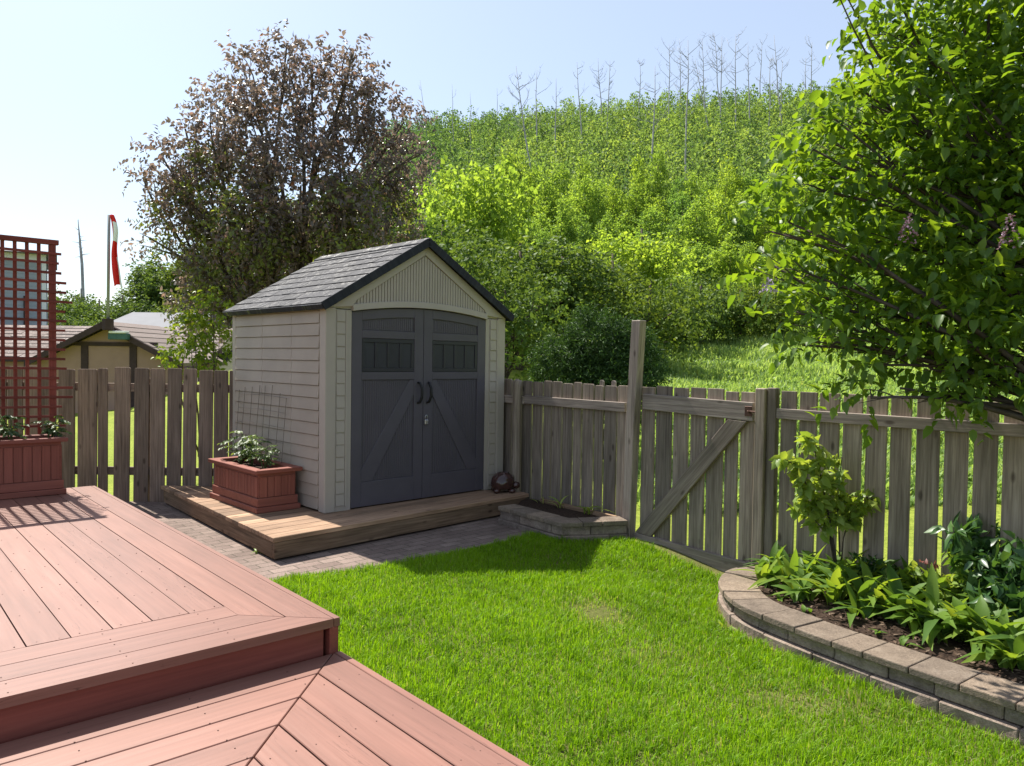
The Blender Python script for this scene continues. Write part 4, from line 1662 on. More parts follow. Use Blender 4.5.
def leafy_plant(name, label, cat, loc, stems, L, W, per, tlen, mat, group=None, stem_mat='stem', droop=0.3, br=(0, 1), flat=0.6, twn=None):
    """stems: list of polylines (relative); leaves sit along their upper part"""
    t = thing(name, label, cat, loc, 0, group)
    st = MB()
    parts = []
    for pts, r, f0, nn in stems:
        pts = [Vector(p) for p in pts]
        st.tube(pts, [r * (1 - 0.6 * i / (len(pts) - 1)) for i in range(len(pts))], 6)
        C, D = [], []
        for k in range(nn):
            f = f0 + (1 - f0) * random.random()
            q = f * (len(pts) - 1)
            i = min(int(q), len(pts) - 2)
            c = pts[i].lerp(pts[i + 1], q - i)
            g = random.uniform(0, 2 * PI)
            C.append(c)
            D.append((math.cos(g), math.sin(g), random.uniform(-0.1, 0.7)))
        C, D = np.array([list(c) for c in C]), np.array(D)
        for c, d in zip(C, D):
            c2 = Vector(c) + Vector(d).normalized() * tlen
            st.tube([Vector(c), c2], [r * 0.25, r * 0.12], 4)
        parts.append(twig_leaves(C, D, per, tlen * 1.2, L, W, droop, br=br, flat=flat))
    V, F, B = join(parts)
    np_mesh('foliage', V, F, B, M[mat], t)
    st.build('stem', M[stem_mat], t, smooth=True)
    return t


ZB = 0.045


def bed(x, y, m=0.09):
    p = at(x, y, ZB)
    s = (p - FENCE_P0).dot(FN)
    if s > -m:
        k = (-m + FENCE_P0.dot(FN)) / p.dot(FN) if False else 1
        d = Vector((p.x, p.y, 0))
        f = (FENCE_P0.dot(FN) - m) / d.dot(FN)
        p = Vector((p.x * f, p.y * f, ZB))
    return p


# clumps of broad lily leaves along the stone edge, from the gate to the right
lilies = [
    (768, 586, 0.20, 0.055, 7, 'small lily clump at the gate end of the raised bed'),
    (790, 590, 0.24, 0.06, 8, 'upright lily clump just behind the curved cap stones'),
    (812, 575, 0.22, 0.06, 8, 'lily clump close to the foot of the pale sapling'),
    (833, 603, 0.23, 0.065, 8, 'broad leaved lily clump below the pale sapling'),
    (775, 572, 0.20, 0.05, 7, 'lily clump against the gate post'),
    (866, 610, 0.26, 0.085, 8, 'large blue green lily clump spreading over the mulch'),
    (850, 575, 0.22, 0.06, 7, 'lily clump at the fence right of the sapling'),
    (896, 622, 0.25, 0.08, 8, 'lily clump leaning over the bare mulch strip'),
    (920, 600, 0.24, 0.07, 8, 'bright lily clump under the reddish columbine'),
    (937, 632, 0.27, 0.085, 9, 'arching lily clump by the middle of the stone edge'),
    (963, 640, 0.25, 0.08, 9, 'dense lily clump in front of the dark peony'),
    (890, 580, 0.20, 0.06, 7, 'low lily clump beside the fence gap'),
    (985, 650, 0.24, 0.08, 8, 'lily clump with drooping leaves near the bed edge'),
    (1012, 668, 0.20, 0.08, 7, 'lily clump in deep shade at the picture edge'),
    (1005, 625, 0.26, 0.08, 8, 'shaded lily clump under the peony leaves'),
    (950, 600, 0.26, 0.075, 8, 'tall lily clump between columbine and peony'),
]
for x, y, L, W, n, lab in lilies:
    p = bed(x, y)
    lily((p.x, p.y, ZB), n + 6, L * 1.55, W * 1.0, lab, 'lily clumps in the raised bed', 'hosta')
more = [(800, 600, 0.18, 'lily clump crowded beside the curved stones'), (822, 590, 0.22, 'lily clump behind the upright lily clump'), (846, 596, 0.24, 'lily clump right below the sapling stem'), (858, 592, 0.22, 'leafy lily clump filling the gap after the sapling'), (878, 598, 0.24, 'lily clump between the two large lily clumps'), (905, 606, 0.24, 'lily clump left of the columbine foot'), (885, 615, 0.2, 'short lily clump at the mulch edge'), (930, 615, 0.24, 'lily clump in front of the columbine'), (948, 628, 0.22, 'bright lily clump at the bed middle'), (972, 625, 0.26, 'lily clump between peony and mulch strip'), (990, 640, 0.26, 'dark lily clump under the peony'), (1018, 645, 0.26, 'lily clump before the second peony'), (785, 580, 0.2, 'lily clump behind the gate end clump'), (915, 630, 0.2, 'lily clump drooping on the mulch'), (765, 576, 0.16, 'small lily shoot beside the gate post')]
more += [(1000, 655, 0.24, 'lily clump at the corner of bare mulch'), (1018, 660, 0.26, 'dense lily clump at the picture edge'), (975, 645, 0.22, 'lily clump nearest to the cap stones'), (935, 640, 0.18, 'young lily clump on the mulch strip'), (860, 616, 0.18, 'young lily clump near the cap stones'), (840, 585, 0.28, 'tall lily clump behind the sapling stem'), (870, 590, 0.28, 'tall lily clump against the second fence gap'), (905, 595, 0.28, 'tall lily clump against the middle fence boards'), (935, 600, 0.30, 'tall lily clump right behind the columbine'), (965, 610, 0.30, 'tall lily clump left of the peony'), (800, 575, 0.24, 'tall lily clump beside the gate post')]
for x, y, L, lab in more:
    p = bed(x, y)
    lily((p.x, p.y, ZB), 13, L * 1.45, 0.07, lab, 'lily clumps in the raised bed', 'hosta', 0.07)
for x, y in ((745 + 36, 600), (806, 612), (876, 634), (905, 645)):
    p = bed(x, y)
    lily((p.x, p.y, ZB), 3, 0.09, 0.03, 'tiny seedling at the very edge of the raised bed mulch', 'seedlings at the bed edge', 'hosta', 0.02)

# pale sapling
p = bed(840, 566)
leafy_plant('sapling', 'slender sapling of pale yellow green leaves in front of the fence', 'shrub', (p.x, p.y, ZB - 0.02), [
    ([(0.000, 0.000, 0.000), (-0.054, -0.020, 0.292), (-0.123, -0.050, 0.585), (-0.192, -0.070, 0.842), (-0.250, -0.080, 1.053)], 0.010, 0.38, 36),
    ([(0.011, 0.000, 0.000), (-0.077, -0.020, 0.351), (-0.204, -0.050, 0.608), (-0.331, -0.060, 0.842), (-0.411, -0.060, 0.889)], 0.007, 0.45, 32),
    ([(0.011, 0.000, 0.000), (-0.020, -0.020, 0.351), (-0.054, -0.060, 0.643), (-0.043, -0.080, 0.913)], 0.007, 0.42, 32),
    ([(0.000, 0.000, 0.000), (0.003, -0.030, 0.351), (0.037, -0.060, 0.538), (0.141, -0.080, 0.655)], 0.006, 0.5, 22),
    ([(0.000, 0.000, 0.000), (-0.089, -0.030, 0.351), (-0.192, -0.060, 0.468), (-0.319, -0.080, 0.585)], 0.006, 0.5, 20),
], 0.085, 0.055, 4, 0.06, 'sapling', stem_mat='bark_dark', droop=0.4)

# dark peony at the right, columbine with reddish leaves, small sprays


def bush(name, label, cat, loc, R, H, nst, L, W, mat, nl=12, per=4, group=None, droop=0.25):
    stems = []
    for k in range(nst):
        a = 2 * PI * k / nst + random.uniform(-.4, .4)
        r = R * random.uniform(0.3, 1.0)
        h = H * random.uniform(0.65, 1.0)
        stems.append(([(0.03 * math.cos(a), 0.03 * math.sin(a), -0.02), (r * 0.4 * math.cos(a), r * 0.4 * math.sin(a), h * 0.5), (r * math.cos(a), r * math.sin(a), h)], 0.006, 0.3, nl))
    return leafy_plant(name, label, cat, loc, stems, L, W, per, L * 0.8, mat, group, droop=droop)


p = bed(1000, 600)
bush('peony_bush', 'dark leafy peony bush at the fence under the lilac', 'bush', (p.x, p.y - 0.05, ZB), 0.30, 0.58, 11, 0.11, 0.055, 'peony', 14, 5)
p = bed(1015, 640)
bush('bed_plant', 'leafy dark green bush low at the picture edge', 'bush', (p.x, p.y, ZB), 0.2, 0.34, 9, 0.09, 0.05, 'peony', 11, 5)
p = bed(975, 610)
bush('bed_plant', 'green bush with pointed leaves left of the peony', 'bush', (p.x, p.y, ZB), 0.18, 0.40, 9, 0.085, 0.045, 'hosta', 11, 5)
p = bed(1040, 625)
bush('peony_bush', 'second peony bush cut by the edge of the picture', 'bush', (p.x, p.y, ZB), 0.25, 0.40, 8, 0.10, 0.045, 'peony', 11, 5)
p = bed(985, 618)
bush('bed_plant', 'low dark plant in front of the peony bush', 'plant', (p.x, p.y, ZB), 0.16, 0.20, 7, 0.07, 0.045, 'peony', 8, 4)
p = bed(905, 590)
bush('bed_plant', 'mid green spreading plant at the fence below the columbine', 'plant', (p.x, p.y, ZB), 0.16, 0.22, 8, 0.07, 0.05, 'hosta', 8, 4)
p = bed(870, 588)
bush('bed_plant', 'fine leaved dark plant behind the large lily clump', 'plant', (p.x, p.y, ZB), 0.13, 0.24, 8, 0.05, 0.03, 'peony', 8, 4)
p = bed(945, 618)
bush('bed_plant', 'yellow green round leaved plant in the middle of the bed', 'plant', (p.x, p.y, ZB), 0.13, 0.24, 7, 0.07, 0.055, 'sapling', 6, 3)
p = bed(922, 592)
leafy_plant('columbine', 'thin columbine with a few pale leaves and reddish tip', 'plant', (p.x, p.y, ZB), [
    ([(0, 0, 0), (-0.02, 0, 0.14), (-0.03, -0.02, 0.24)], 0.004, 0.6, 4), ([(0, 0, 0), (0.03, 0, 0.15), (0.05, 0, 0.22)], 0.004, 0.7, 3)], 0.06, 0.04, 3, 0.05, 'sapling')
q = atd(925, 547, p.y)
t = thing('columbine', 'small tuft of reddish new leaves above the columbine', 'plant', (p.x + 0.01, p.y, ZB))
parts = [twig_leaves(np.array([[0.0, 0, 0.27], [0.02, 0, 0.26], [0.04, 0.0, 0.27]]), np.array([[1.0, 0, 0.2], [-0.5, 0.6, 0.3], [0.3, -0.8, 0.3]]), 4, 0.05, 0.04, 0.02)]
V, F, B = join(parts)
np_mesh('leaves', V, F, B, M['redleaf'], t)
mb = MB()
mb.tube([(0, 0, -0.02), (0.01, 0, 0.14), (0.02, 0, 0.27)], 0.003, 5)
mb.build('stem', M['stem'], t)

# sprouts in the small planter
for i, (x, y, n, L, W, lab) in enumerate(((561, 503, 4, 0.24, 0.022, 'narrow iris shoots against the fence in the small planter'), (587, 509, 6, 0.26, 0.026, 'arching yellow green day lily shoots in the small planter'), (541, 500, 3, 0.14, 0.012, 'thin grassy sprout at the platform end of the small planter'))):
    p = at(x, y, 0.13)
    f = min(1.0, (FENCE_P0.dot(FN) - 0.13) / Vector((p.x, p.y, 0)).dot(FN))
    p = Vector((p.x * f, p.y * f, 0.13))
    lily((p.x, p.y, 0.13), n, L, W, lab, 'shoots in the small planter', 'sapling', 0.03)
# weed at the platform's foot and along the wall
p = at(262, 554, 0.0)
lily((p.x, p.y, 0.0), 6, 0.12, 0.02, 'small weed growing at the front corner of platform', None, 'sapling', 0.04)
for x, y, lab in ((725, 628, 'pale weed rooted at the curve of the stone edging'), (811, 652, 'small weed sprouting from the grass below the cap stones'), (985, 722, 'broad yellow weed leaf against the lower blocks')):
    p = at(x, y, -0.1)
    lily((p.x - 0.02, p.y - 0.02, -0.1), 5, 0.11, 0.025, lab, None, 'sapling', 0.02)

# ------------------------------------------------------------------ trees


def build_tree(name, label, base, lobes, n_spr, per, tlen, L, W, mat, bark, r0, group=None, fork=0.25, mats2=None, droop=0.3, limbs=True, shell=0.6, br=(0, 1), flat=0.4, sub=2, shape='ovate'):
    """lobes are world ellipsoids; crown sprays fill them, limbs run from the trunk into each lobe"""
    base = Vector(base)
    t = thing(name, label, 'tree', base, 0, group)
    lb = [(l[0] - base.x, l[1] - base.y, l[2] - base.z, *l[3:6]) for l in lobes]
    tk = MB()
    zc = sum(l[2] for l in lb) / len(lb)
    xc = sum(l[0] for l in lb) / len(lb)
    yc = sum(l[1] for l in lb) / len(lb)
    hf = zc * fork
    f = Vector((xc * fork * 0.4, yc * fork * 0.4, hf))
    tk.tube([(0, 0, -0.3), f * 0.5 + Vector((0.03, 0, 0)), f], [r0 * 1.25, r0, r0 * 0.8], 9)
    for l in lb:
        c = Vector(l[:3])
        ps = limb(tk, f - Vector((0, 0, r0 * 0.5)), c, r0 * 0.5, r0 * 0.16, 0.12, 6, 7)
        for k in range(sub):
            d = Vector(rand_unit(1)[0])
            e = c + Vector((d.x * l[3], d.y * l[4], abs(d.z) * l[5] * (1 if random.random() < .7 else -1))) * 0.85
            limb(tk, ps[random.choice((3, 4, 5))], e, r0 * 0.2, r0 * 0.04, 0.12, 4, 5)
    P, d, k = lobe_points(lb, n_spr, shell)
    D = unit(d * 0.7 + RNG.normal(0, 0.45, d.shape) + np.array([0, 0, 0.15]))
    V, F, B = twig_leaves(P, D, per, tlen, L, W, droop, br=br, flat=flat, shape=shape)
    np_mesh('crown', V, F, B, M[mat], t)
    if mats2:
        n2, mat2, lsel = mats2
        P, d, k = lobe_points([lb[i] for i in lsel], n2, shell)
        V, F, B = twig_leaves(P, unit(d + RNG.normal(0, 0.5, d.shape)), per, tlen, L, W, droop, flat=flat)
        np_mesh('crown', V, F, B, M[mat2], t)
    tk.build('trunk', M[bark], t, smooth=True)
    return t


def pl(px, py, r, Y, ky=0.8, kz=1.0):
    c = atd(px, py, Y)
    s = r * Y / FPX
    return (c.x, c.y, c.z, s, s * ky, s * kz)


# the bronze tree behind the shed
YB = 11.4
lob = [pl(255, 85, 30, YB), pl(285, 62, 24, YB), pl(312, 60, 18, YB), pl(352, 72, 26, YB), pl(335, 112, 38, YB), pl(372, 108, 26, YB), pl(222, 112, 28, YB), pl(265, 135, 44, YB - .4), pl(195, 160, 28, YB), pl(160, 158, 18, YB - .2), pl(225, 195, 46, YB + .2),
       pl(300, 185, 50, YB - .6), pl(360, 160, 40, YB), pl(405, 122, 17, YB + .2), pl(398, 165, 28, YB + .3), pl(178, 222, 26, YB), pl(235, 262, 46, YB), pl(310, 255, 50, YB), pl(378, 225, 38, YB + .3), pl(148, 238, 13, YB), pl(205, 305, 30, YB), pl(352, 50, 10, YB), pl(287, 42, 10, YB), pl(142, 180, 12, YB), pl(172, 190, 20, YB), pl(255, 225, 34, YB - .7), pl(345, 215, 34, YB - .7), pl(420, 150, 9, YB), pl(235, 55, 9, YB), pl(185, 128, 9, YB)]
bb = atd(290, 400, YB)
build_tree('bronze_tree', 'large bronze purple leaved tree rising behind the shed', (bb.x, bb.y, -0.35), lob, 4700, 6, 0.24, 0.085, 0.042, 'purple', 'bark', 0.085, mats2=(1700, 'purple_green', [10, 15, 16, 17, 18, 20, 25, 26]), fork=0.28, sub=2, flat=0.3)

# bright shrub at its foot
lob = [pl(195, 335, 20, 10), pl(210, 310, 16, 10), pl(185, 355, 20, 10), pl(215, 350, 18, 10.1)]
bb = atd(200, 400, 10)
build_tree('garden_shrub', 'yellow green shrub above the fence beside the shed corner', (bb.x, bb.y, -0.3), lob, 170, 6, 0.16, 0.075, 0.045, 'yellowleaf', 'bark', 0.03, sub=2)

# lilac at the right
lob = []
for x, y, r, Y in ((905, 35, 42, 4.7), (965, 15, 50, 4.7), (1020, 50, 60, 4.5), (925, 100, 58, 4.6), (876, 105, 28, 4.7), (985, 130, 60, 4.4), (845, 150, 34, 4.6), (890, 175, 52, 4.6), (950, 205, 58, 4.5), (1025, 200, 60, 4.4),
                   (818, 190, 32, 4.5), (790, 222, 24, 4.5), (850, 240, 48, 4.5), (768, 262, 18, 4.4), (810, 275, 34, 4.4), (905, 265, 52, 4.4), (985, 275, 58, 4.2), (860, 312, 38, 4.3), (795, 312, 20, 4.3), (915, 322, 38, 4.2),
                   (838, 342, 26, 4.2), (880, 365, 24, 4.1), (872, 398, 15, 3.95), (965, 335, 42, 4.1), (1020, 310, 44, 4.0), (1080, 150, 90, 4.4), (1090, 270, 70, 4.0), (1060, 10, 70, 4.6), (990, -45, 50, 4.7), (1090, -40, 60, 4.6),
                   (930, 368, 26, 4.1), (985, 358, 30, 4.0), (1008, 388, 22, 3.95), (900, 388, 16, 4.0), (1015, 345, 34, 4.0), (950, 392, 13, 3.95), (940, 60, 60, 5.3), (1000, 130, 70, 5.3), (930, 190, 60, 5.2), (1010, 250, 70, 5.1), (960, 300, 46, 5.0), (870, 215, 40, 5.1), (1060, 180, 80, 5.2), (880, 60, 18, 4.8), (852, 118, 16, 4.8), (815, 150, 14, 4.6), (800, 345, 12, 4.2), (770, 232, 10, 4.5), (830, 118, 14, 4.6), (920, 395, 14, 4.0), (850, 85, 12, 4.7), (975, 385, 20, 4.0)):
    lob.append(pl(x, y, r, Y, 1.0, 0.74))
bb = Vector((3.42, 3.66, 0.0))


def lilac():
    t = thing('lilac_tree', 'large overhanging lilac tree with broad sunlit leaves at the fence', 'tree', bb)
    lb = [(l[0] - bb.x, l[1] - bb.y, l[2] - bb.z, *l[3:6]) for l in lob]
    tk = MB()
    stems = []
    for k, (hx, hy) in enumerate(((1085, 440), (1070, 415), (1095, 390), (1060, 425), (1105, 350), (1110, 310))):
        c = atd(hx, hy, 3.8 + 0.07 * k) - bb
        r = limb(tk, (0.05 * math.cos(k), 0.05 * math.sin(k), -0.25), c, 0.035, 0.022, 0.08, 5, 8)
        stems.append(r[-1])
    for i, l in enumerate(lb):
        c = Vector(l[:3])
        s = min(stems, key=lambda q: (q - c).length + random.uniform(0, 0.4))
        ps = limb(tk, s, c, 0.018, 0.006, 0.10, 7, 6)
        for k in range(4):
            d = Vector(rand_unit(1)[0])
            e = c + Vector((d.x * l[3], d.y * l[4], d.z * l[5])) * 0.95
            limb(tk, ps[random.choice((4, 5, 6, 7))], e, 0.0055, 0.002, 0.1, 4, 4)
    # long bare shoot against the sky
    for (x0, y0, x1, y1) in ((905, 140, 822, -30), (880, 60, 838, -20), (930, 60, 880, -40)):
        a, b = atd(x0, y0, 4.7) - bb, atd(x1, y1, 4.7) - bb
        limb(tk, a, b, 0.009, 0.003, 0.04, 5, 5)
    P, d, k = lobe_points(lb, 2900, 0.6)
    D = unit(d * 0.8 + RNG.normal(0, 0.4, d.shape) + np.array([-0.15, -0.08, 0.1]))
    D = unit(D * np.array([1, 1, 0.4]))
    parts = [twig_leaves(P, D, 7, 0.23, 0.082, 0.047, 0.22, flat=0.9, jitter=0.35)]
    # leaves of the shoots
    for (x0, y0, x1, y1, n) in ((905, 140, 822, -30, 8), (880, 60, 838, -20, 5), (930, 60, 880, -40, 7), (860, 100, 800, 95, 4)):
        a, b = np.array(atd(x0, y0, 4.7) - bb), np.array(atd(x1, y1, 4.7) - bb)
        s = RNG.random((n, 1))
        parts.append(twig_leaves(a + (b - a) * s, RNG.normal(0, 1, (n, 3)) + np.array([0, 0, 0.6]), 3, 0.10, 0.08, 0.05, 0.35))
    V, F, B = join(parts)
    np_mesh('crown', V, F, B, M['lilac'], t)
    tk.build('trunk', M['bark_dark'], t, smooth=True)
    for x, y, Y, h, mat in ((908, 232, 3.98, 0.15, 'lilac_flower'), (1010, 235, 3.78, 0.17, 'lilac_flower'), (768, 287, 4.35, 0.08, 'lilac_fresh')):
        c = np.array(atd(x, y, Y) - bb)
        n = 90
        z = RNG.random(n)
        a = RNG.uniform(0, 2 * PI, n)
        r = 0.045 * (1 - z) + 0.006
        P = c + np.stack([np.cos(a) * r, np.sin(a) * r, (z - 0.4) * h], 1)
        V, F, kk = leaf_arrays(P, rand_unit(n), rand_unit(n), np.full(n, 0.016), np.full(n, 0.013), shape='diamond')
        np_mesh('flower_cluster', V, F, np.repeat(RNG.random(n), kk), M[mat], t)
    return t


lilac()

# dark trees and the juniper just beyond the fence
lob = [pl(470, 300, 42, 13), pl(448, 265, 26, 13.5), pl(505, 285, 30, 14), pl(530, 320, 32, 13), pl(500, 350, 44, 12.5), pl(482, 258, 20, 14), pl(545, 300, 22, 14)]
bb2 = atd(495, 400, 13)
build_tree('shade_tree', 'mid green leafy tree standing close behind the shed', (bb2.x, bb2.y, -0.1), lob, 900, 6, 0.26, 0.10, 0.06, 'darkleaf', 'bark_dark', 0.09, fork=0.3, sub=3)

lob = [pl(600, 360, 38, 11), pl(565, 370, 30, 11), pl(635, 372, 26, 10.9), pl(595, 335, 22, 11), pl(628, 345, 20, 11), pl(570, 385, 30, 10.8), pl(620, 390, 34, 10.7)]
bb2 = atd(600, 440, 11)
build_tree('juniper_shrub', 'dense dark evergreen shrub just beyond the fence', (bb2.x, bb2.y, -0.1), lob, 3600, 9, 0.2, 0.07, 0.018, 'conifer', 'bark_dark', 0.06, fork=0.3, sub=2, droop=0.1, shape='diamond', shell=0.75)

# ------------------------------------------------------------------ the wood on the hill


def proto_tree(kind, seed):
    """crown (unit about 1 m radius) and trunk for a wood tree; returns Empty with children"""
    random.seed(seed)
    t = bpy.data.objects.new('aspen_tree', None)
    COL.objects.link(t)
    lb = []
    if kind == 'tall':
        H = 5.2
        for k in range(11):
            z = 1.3 + 3.6 * k / 10
            w = 0.95 * math.sin(PI * (0.18 + 0.72 * k / 10)) ** 0.8
            a = random.uniform(0, 2 * PI)
            lb.append((math.cos(a) * 0.42 * w, math.sin(a) * 0.42 * w, z + random.uniform(-.15, .15), w * 0.62, w * 0.62, 0.5))
        n, per, L = 1000, 5, 0.125
    elif kind == 'round':
        H = 3.0
        for k in range(10):
            a = random.uniform(0, 2 * PI)
            r = random.uniform(0.1, 0.75)
            lb.append((math.cos(a) * r, math.sin(a) * r, random.uniform(0.7, 2.3) - 0.4 * r, 0.55, 0.55, 0.45))
        n, per, L = 1000, 5, 0.105
    else:
        H = 1.6
        for k in range(9):
            a = random.uniform(0, 2 * PI)
            r = random.uniform(0.1, 0.8)
            lb.append((math.cos(a) * r, math.sin(a) * r, random.uniform(0.25, 0.95), 0.5, 0.5, 0.38))
        n, per, L = 800, 5, 0.085
    tk = MB()
    tk.tube([(0, 0, -0.5), (0.03, 0, H * 0.4), (0.0, 0.03, H * 0.85)], [0.075, 0.055, 0.02], 6)
    for l in lb:
        limb(tk, (0, 0, max(0.2, l[2] - 0.5)), l[:3], 0.028, 0.008, 0.08, 3, 4)
    P, d, k = lobe_points(lb, n, 0.7)
    D = unit(d * 0.6 + RNG.normal(0, 0.5, d.shape) + np.array([0, 0, 0.2]))
    V, F, B = twig_leaves(P, D, per, 0.3, L, L * 0.72, 0.2, flat=0.25, shape='diamond')
    c = np_mesh('crown', V, F, B, M['aspen'], t)
    tk.build('trunk', M['bark'], t, smooth=True)
    return t


PROTO = {k: [proto_tree(k, 100 + i + 10 * j) for i in range(n)] for j, (k, n) in enumerate((('tall', 4), ('round', 3), ('shrub', 2)))}
USED = set()


def children(o):
    return [c for c in o.children]


def place_tree(kind, x, y, h, wd, label, group, name='aspen_tree', mat=None):
    pr = random.choice(PROTO[kind])
    H = {'tall': 5.2, 'round': 3.0, 'shrub': 1.6}[kind]
    z = hill_height(x, y)
    r = pr.copy()
    COL.objects.link(r)
    r.name = name
    for ch in pr.children:
        c = ch.copy()
        c.parent = r
        COL.objects.link(c)
        if mat and ch.name.startswith('crown'):
            c.data = mats_variant(ch, mat)
    r.location = (x, y, z - 0.05)
    r.scale = (wd, wd, h / H)
    r.rotation_euler = (0, 0, random.uniform(0, 2 * PI))
    tag(r, label, 'shrub' if kind == 'shrub' else 'tree', group)
    return r


_var = {}


def mats_variant(ch, mat):
    key = (ch.data.name, mat)
    if key not in _var:
        me = ch.data.copy()
        me.materials.clear()
        me.materials.append(M[mat])
        _var[key] = me
    return _var[key]


def by_px(px, d):
    a = PX_AZ(px)
    return d * math.tan(a), d


random.seed(21)
# foot of the hill: shrubs, then rows of young aspens stepping up
rows = [  # depth, py of the tops, kind, spacing px, range
    (25.5, 300, 'shrub', 30, (560, 860), 0.9, 'leafy shrub along the foot of the wood above the grass bank', 'shrubs at the foot of the wood'),
    (29, 266, 'round', 33, (430, 960), 0.95, 'bushy bright green young tree at the front of the wood', 'young trees at the front of the wood'),
    (34, 232, 'tall', 27, (430, 1010), 0.95, 'yellow green young tree in the second row of the wood', 'young trees in the second row of the wood'),
    (41, 206, 'tall', 23, (420, 1010), 1.05, 'slim bright green aspen in the lower wood', 'aspens of the lower wood'),
    (49, 184, 'tall', 21, (415, 900), 1.15, 'bright aspen half way up the sunlit wood', 'aspens of the middle wood'),
    (58, 164, 'tall', 20, (415, 900), 1.3, 'aspen at the top of the bright wood below the dark gap', 'aspens at the top of the bright wood'),
]
for d, py, kind, sp, (a, b), wd, lab, grp in rows:
    px = a + random.uniform(0, sp)
    while px < b:
        dd = d * random.uniform(0.95, 1.06)
        x, y = by_px(px, dd)
        topz = atd(px, py + random.uniform(-18, 20) + (14 if px < 470 and d > 30 else 0) + (10 if d > 45 and 590 < px < 640 else 0), dd).z
        h = max(1.2, topz - hill_height(x, y))
        place_tree(kind, x, y, h, wd * random.uniform(0.8, 1.25), lab, grp, 'woodland_shrub' if kind == 'shrub' else 'aspen_tree')
        px += sp * random.uniform(0.6, 1.3)
# special neighbours of the bank
for px, d, h, w, lab in ((668, 20.5, 1.9, 1.2, 'dark rounded shrub at the shaded end of the grass bank'), (700, 21.5, 2.0, 1.3, 'dense green shrub above the grass bank near the tall post'), (738, 22.5, 1.9, 1.3, 'grey green shrub at the top of the grass bank'), (775, 23, 2.2, 1.3, 'leafy shrub above the bank half hidden by lilac'), (648, 18, 2.2, 1.3, 'dark green shrub between the juniper and the bank')):
    x, y = by_px(px, d)
    place_tree('shrub', x, y, h, w, lab, None, 'woodland_shrub', 'darkleaf')
# darker trees to the left behind the shed and the bronze tree
for px, d, h, w, kind, lab in ((440, 20, 4.0, 1.5, 'round', 'green tree seen between the bronze tree and shed roof'), (520, 18, 3.4, 1.5, 'round', 'tree with grey green leaves above the shed eave'), (560, 19, 3.2, 1.4, 'round', 'green tree behind the juniper left of the tall post'), (610, 21, 2.9, 1.4, 'round', 'bushy tree above the dark juniper'), (478, 24, 6.3, 1.7, 'round', 'bright yellow green tree above the shed ridge'), (640, 24, 3.9, 1.4, 'round', 'light green tree rising behind the tall post')):
    x, y = by_px(px, d)
    place_tree(kind, x, y, h, w, lab, None, 'garden_tree', 'darkleaf' if lab.startswith(('green', 'tree', 'bushy')) else None)
# trees beyond the houses at the left
for px, d, py, kind, w in ((62, 58, 285, 'round', 2.2), (82, 60, 268, 'round', 2.4), (100, 55, 280, 'round', 2.2), (122, 56, 276, 'round', 2.2), (140, 60, 262, 'tall', 2.3), (158, 62, 250, 'tall', 2.4), (178, 60, 240, 'round', 2.6), (200, 58, 235, 'tall', 2.4), (222, 60, 225, 'round', 2.6), (245, 62, 215, 'tall', 2.6), (40, 62, 275, 'round', 2.4), (20, 60, 280, 'round', 2.4), (165, 50, 290, 'round', 1.9), (130, 48, 300, 'round', 1.8), (75, 48, 300, 'round', 1.8), (270, 60, 200, 'tall', 2.6), (300, 58, 190, 'tall', 2.6), (335, 60, 175, 'tall', 2.6), (370, 60, 165, 'tall', 2.6), (400, 58, 160, 'tall', 2.4), (98, 47, 306, 'round', 1.7), (150, 46, 304, 'round', 1.7), (185, 44, 290, 'round', 1.8)):
    x, y = by_px(px, d)
    topz = atd(px, py + 6, d).z
    place_tree(kind, x, y, topz - hill_height(x, y), w, 'green tree of the wood beyond the neighbouring roofs', 'trees beyond the neighbouring roofs', 'woodland_tree', 'darkleaf')
for ps in PROTO.values():
    for o in ps:
        for c in list(o.children):
            bpy.data.objects.remove(c)
        bpy.data.objects.remove(o)


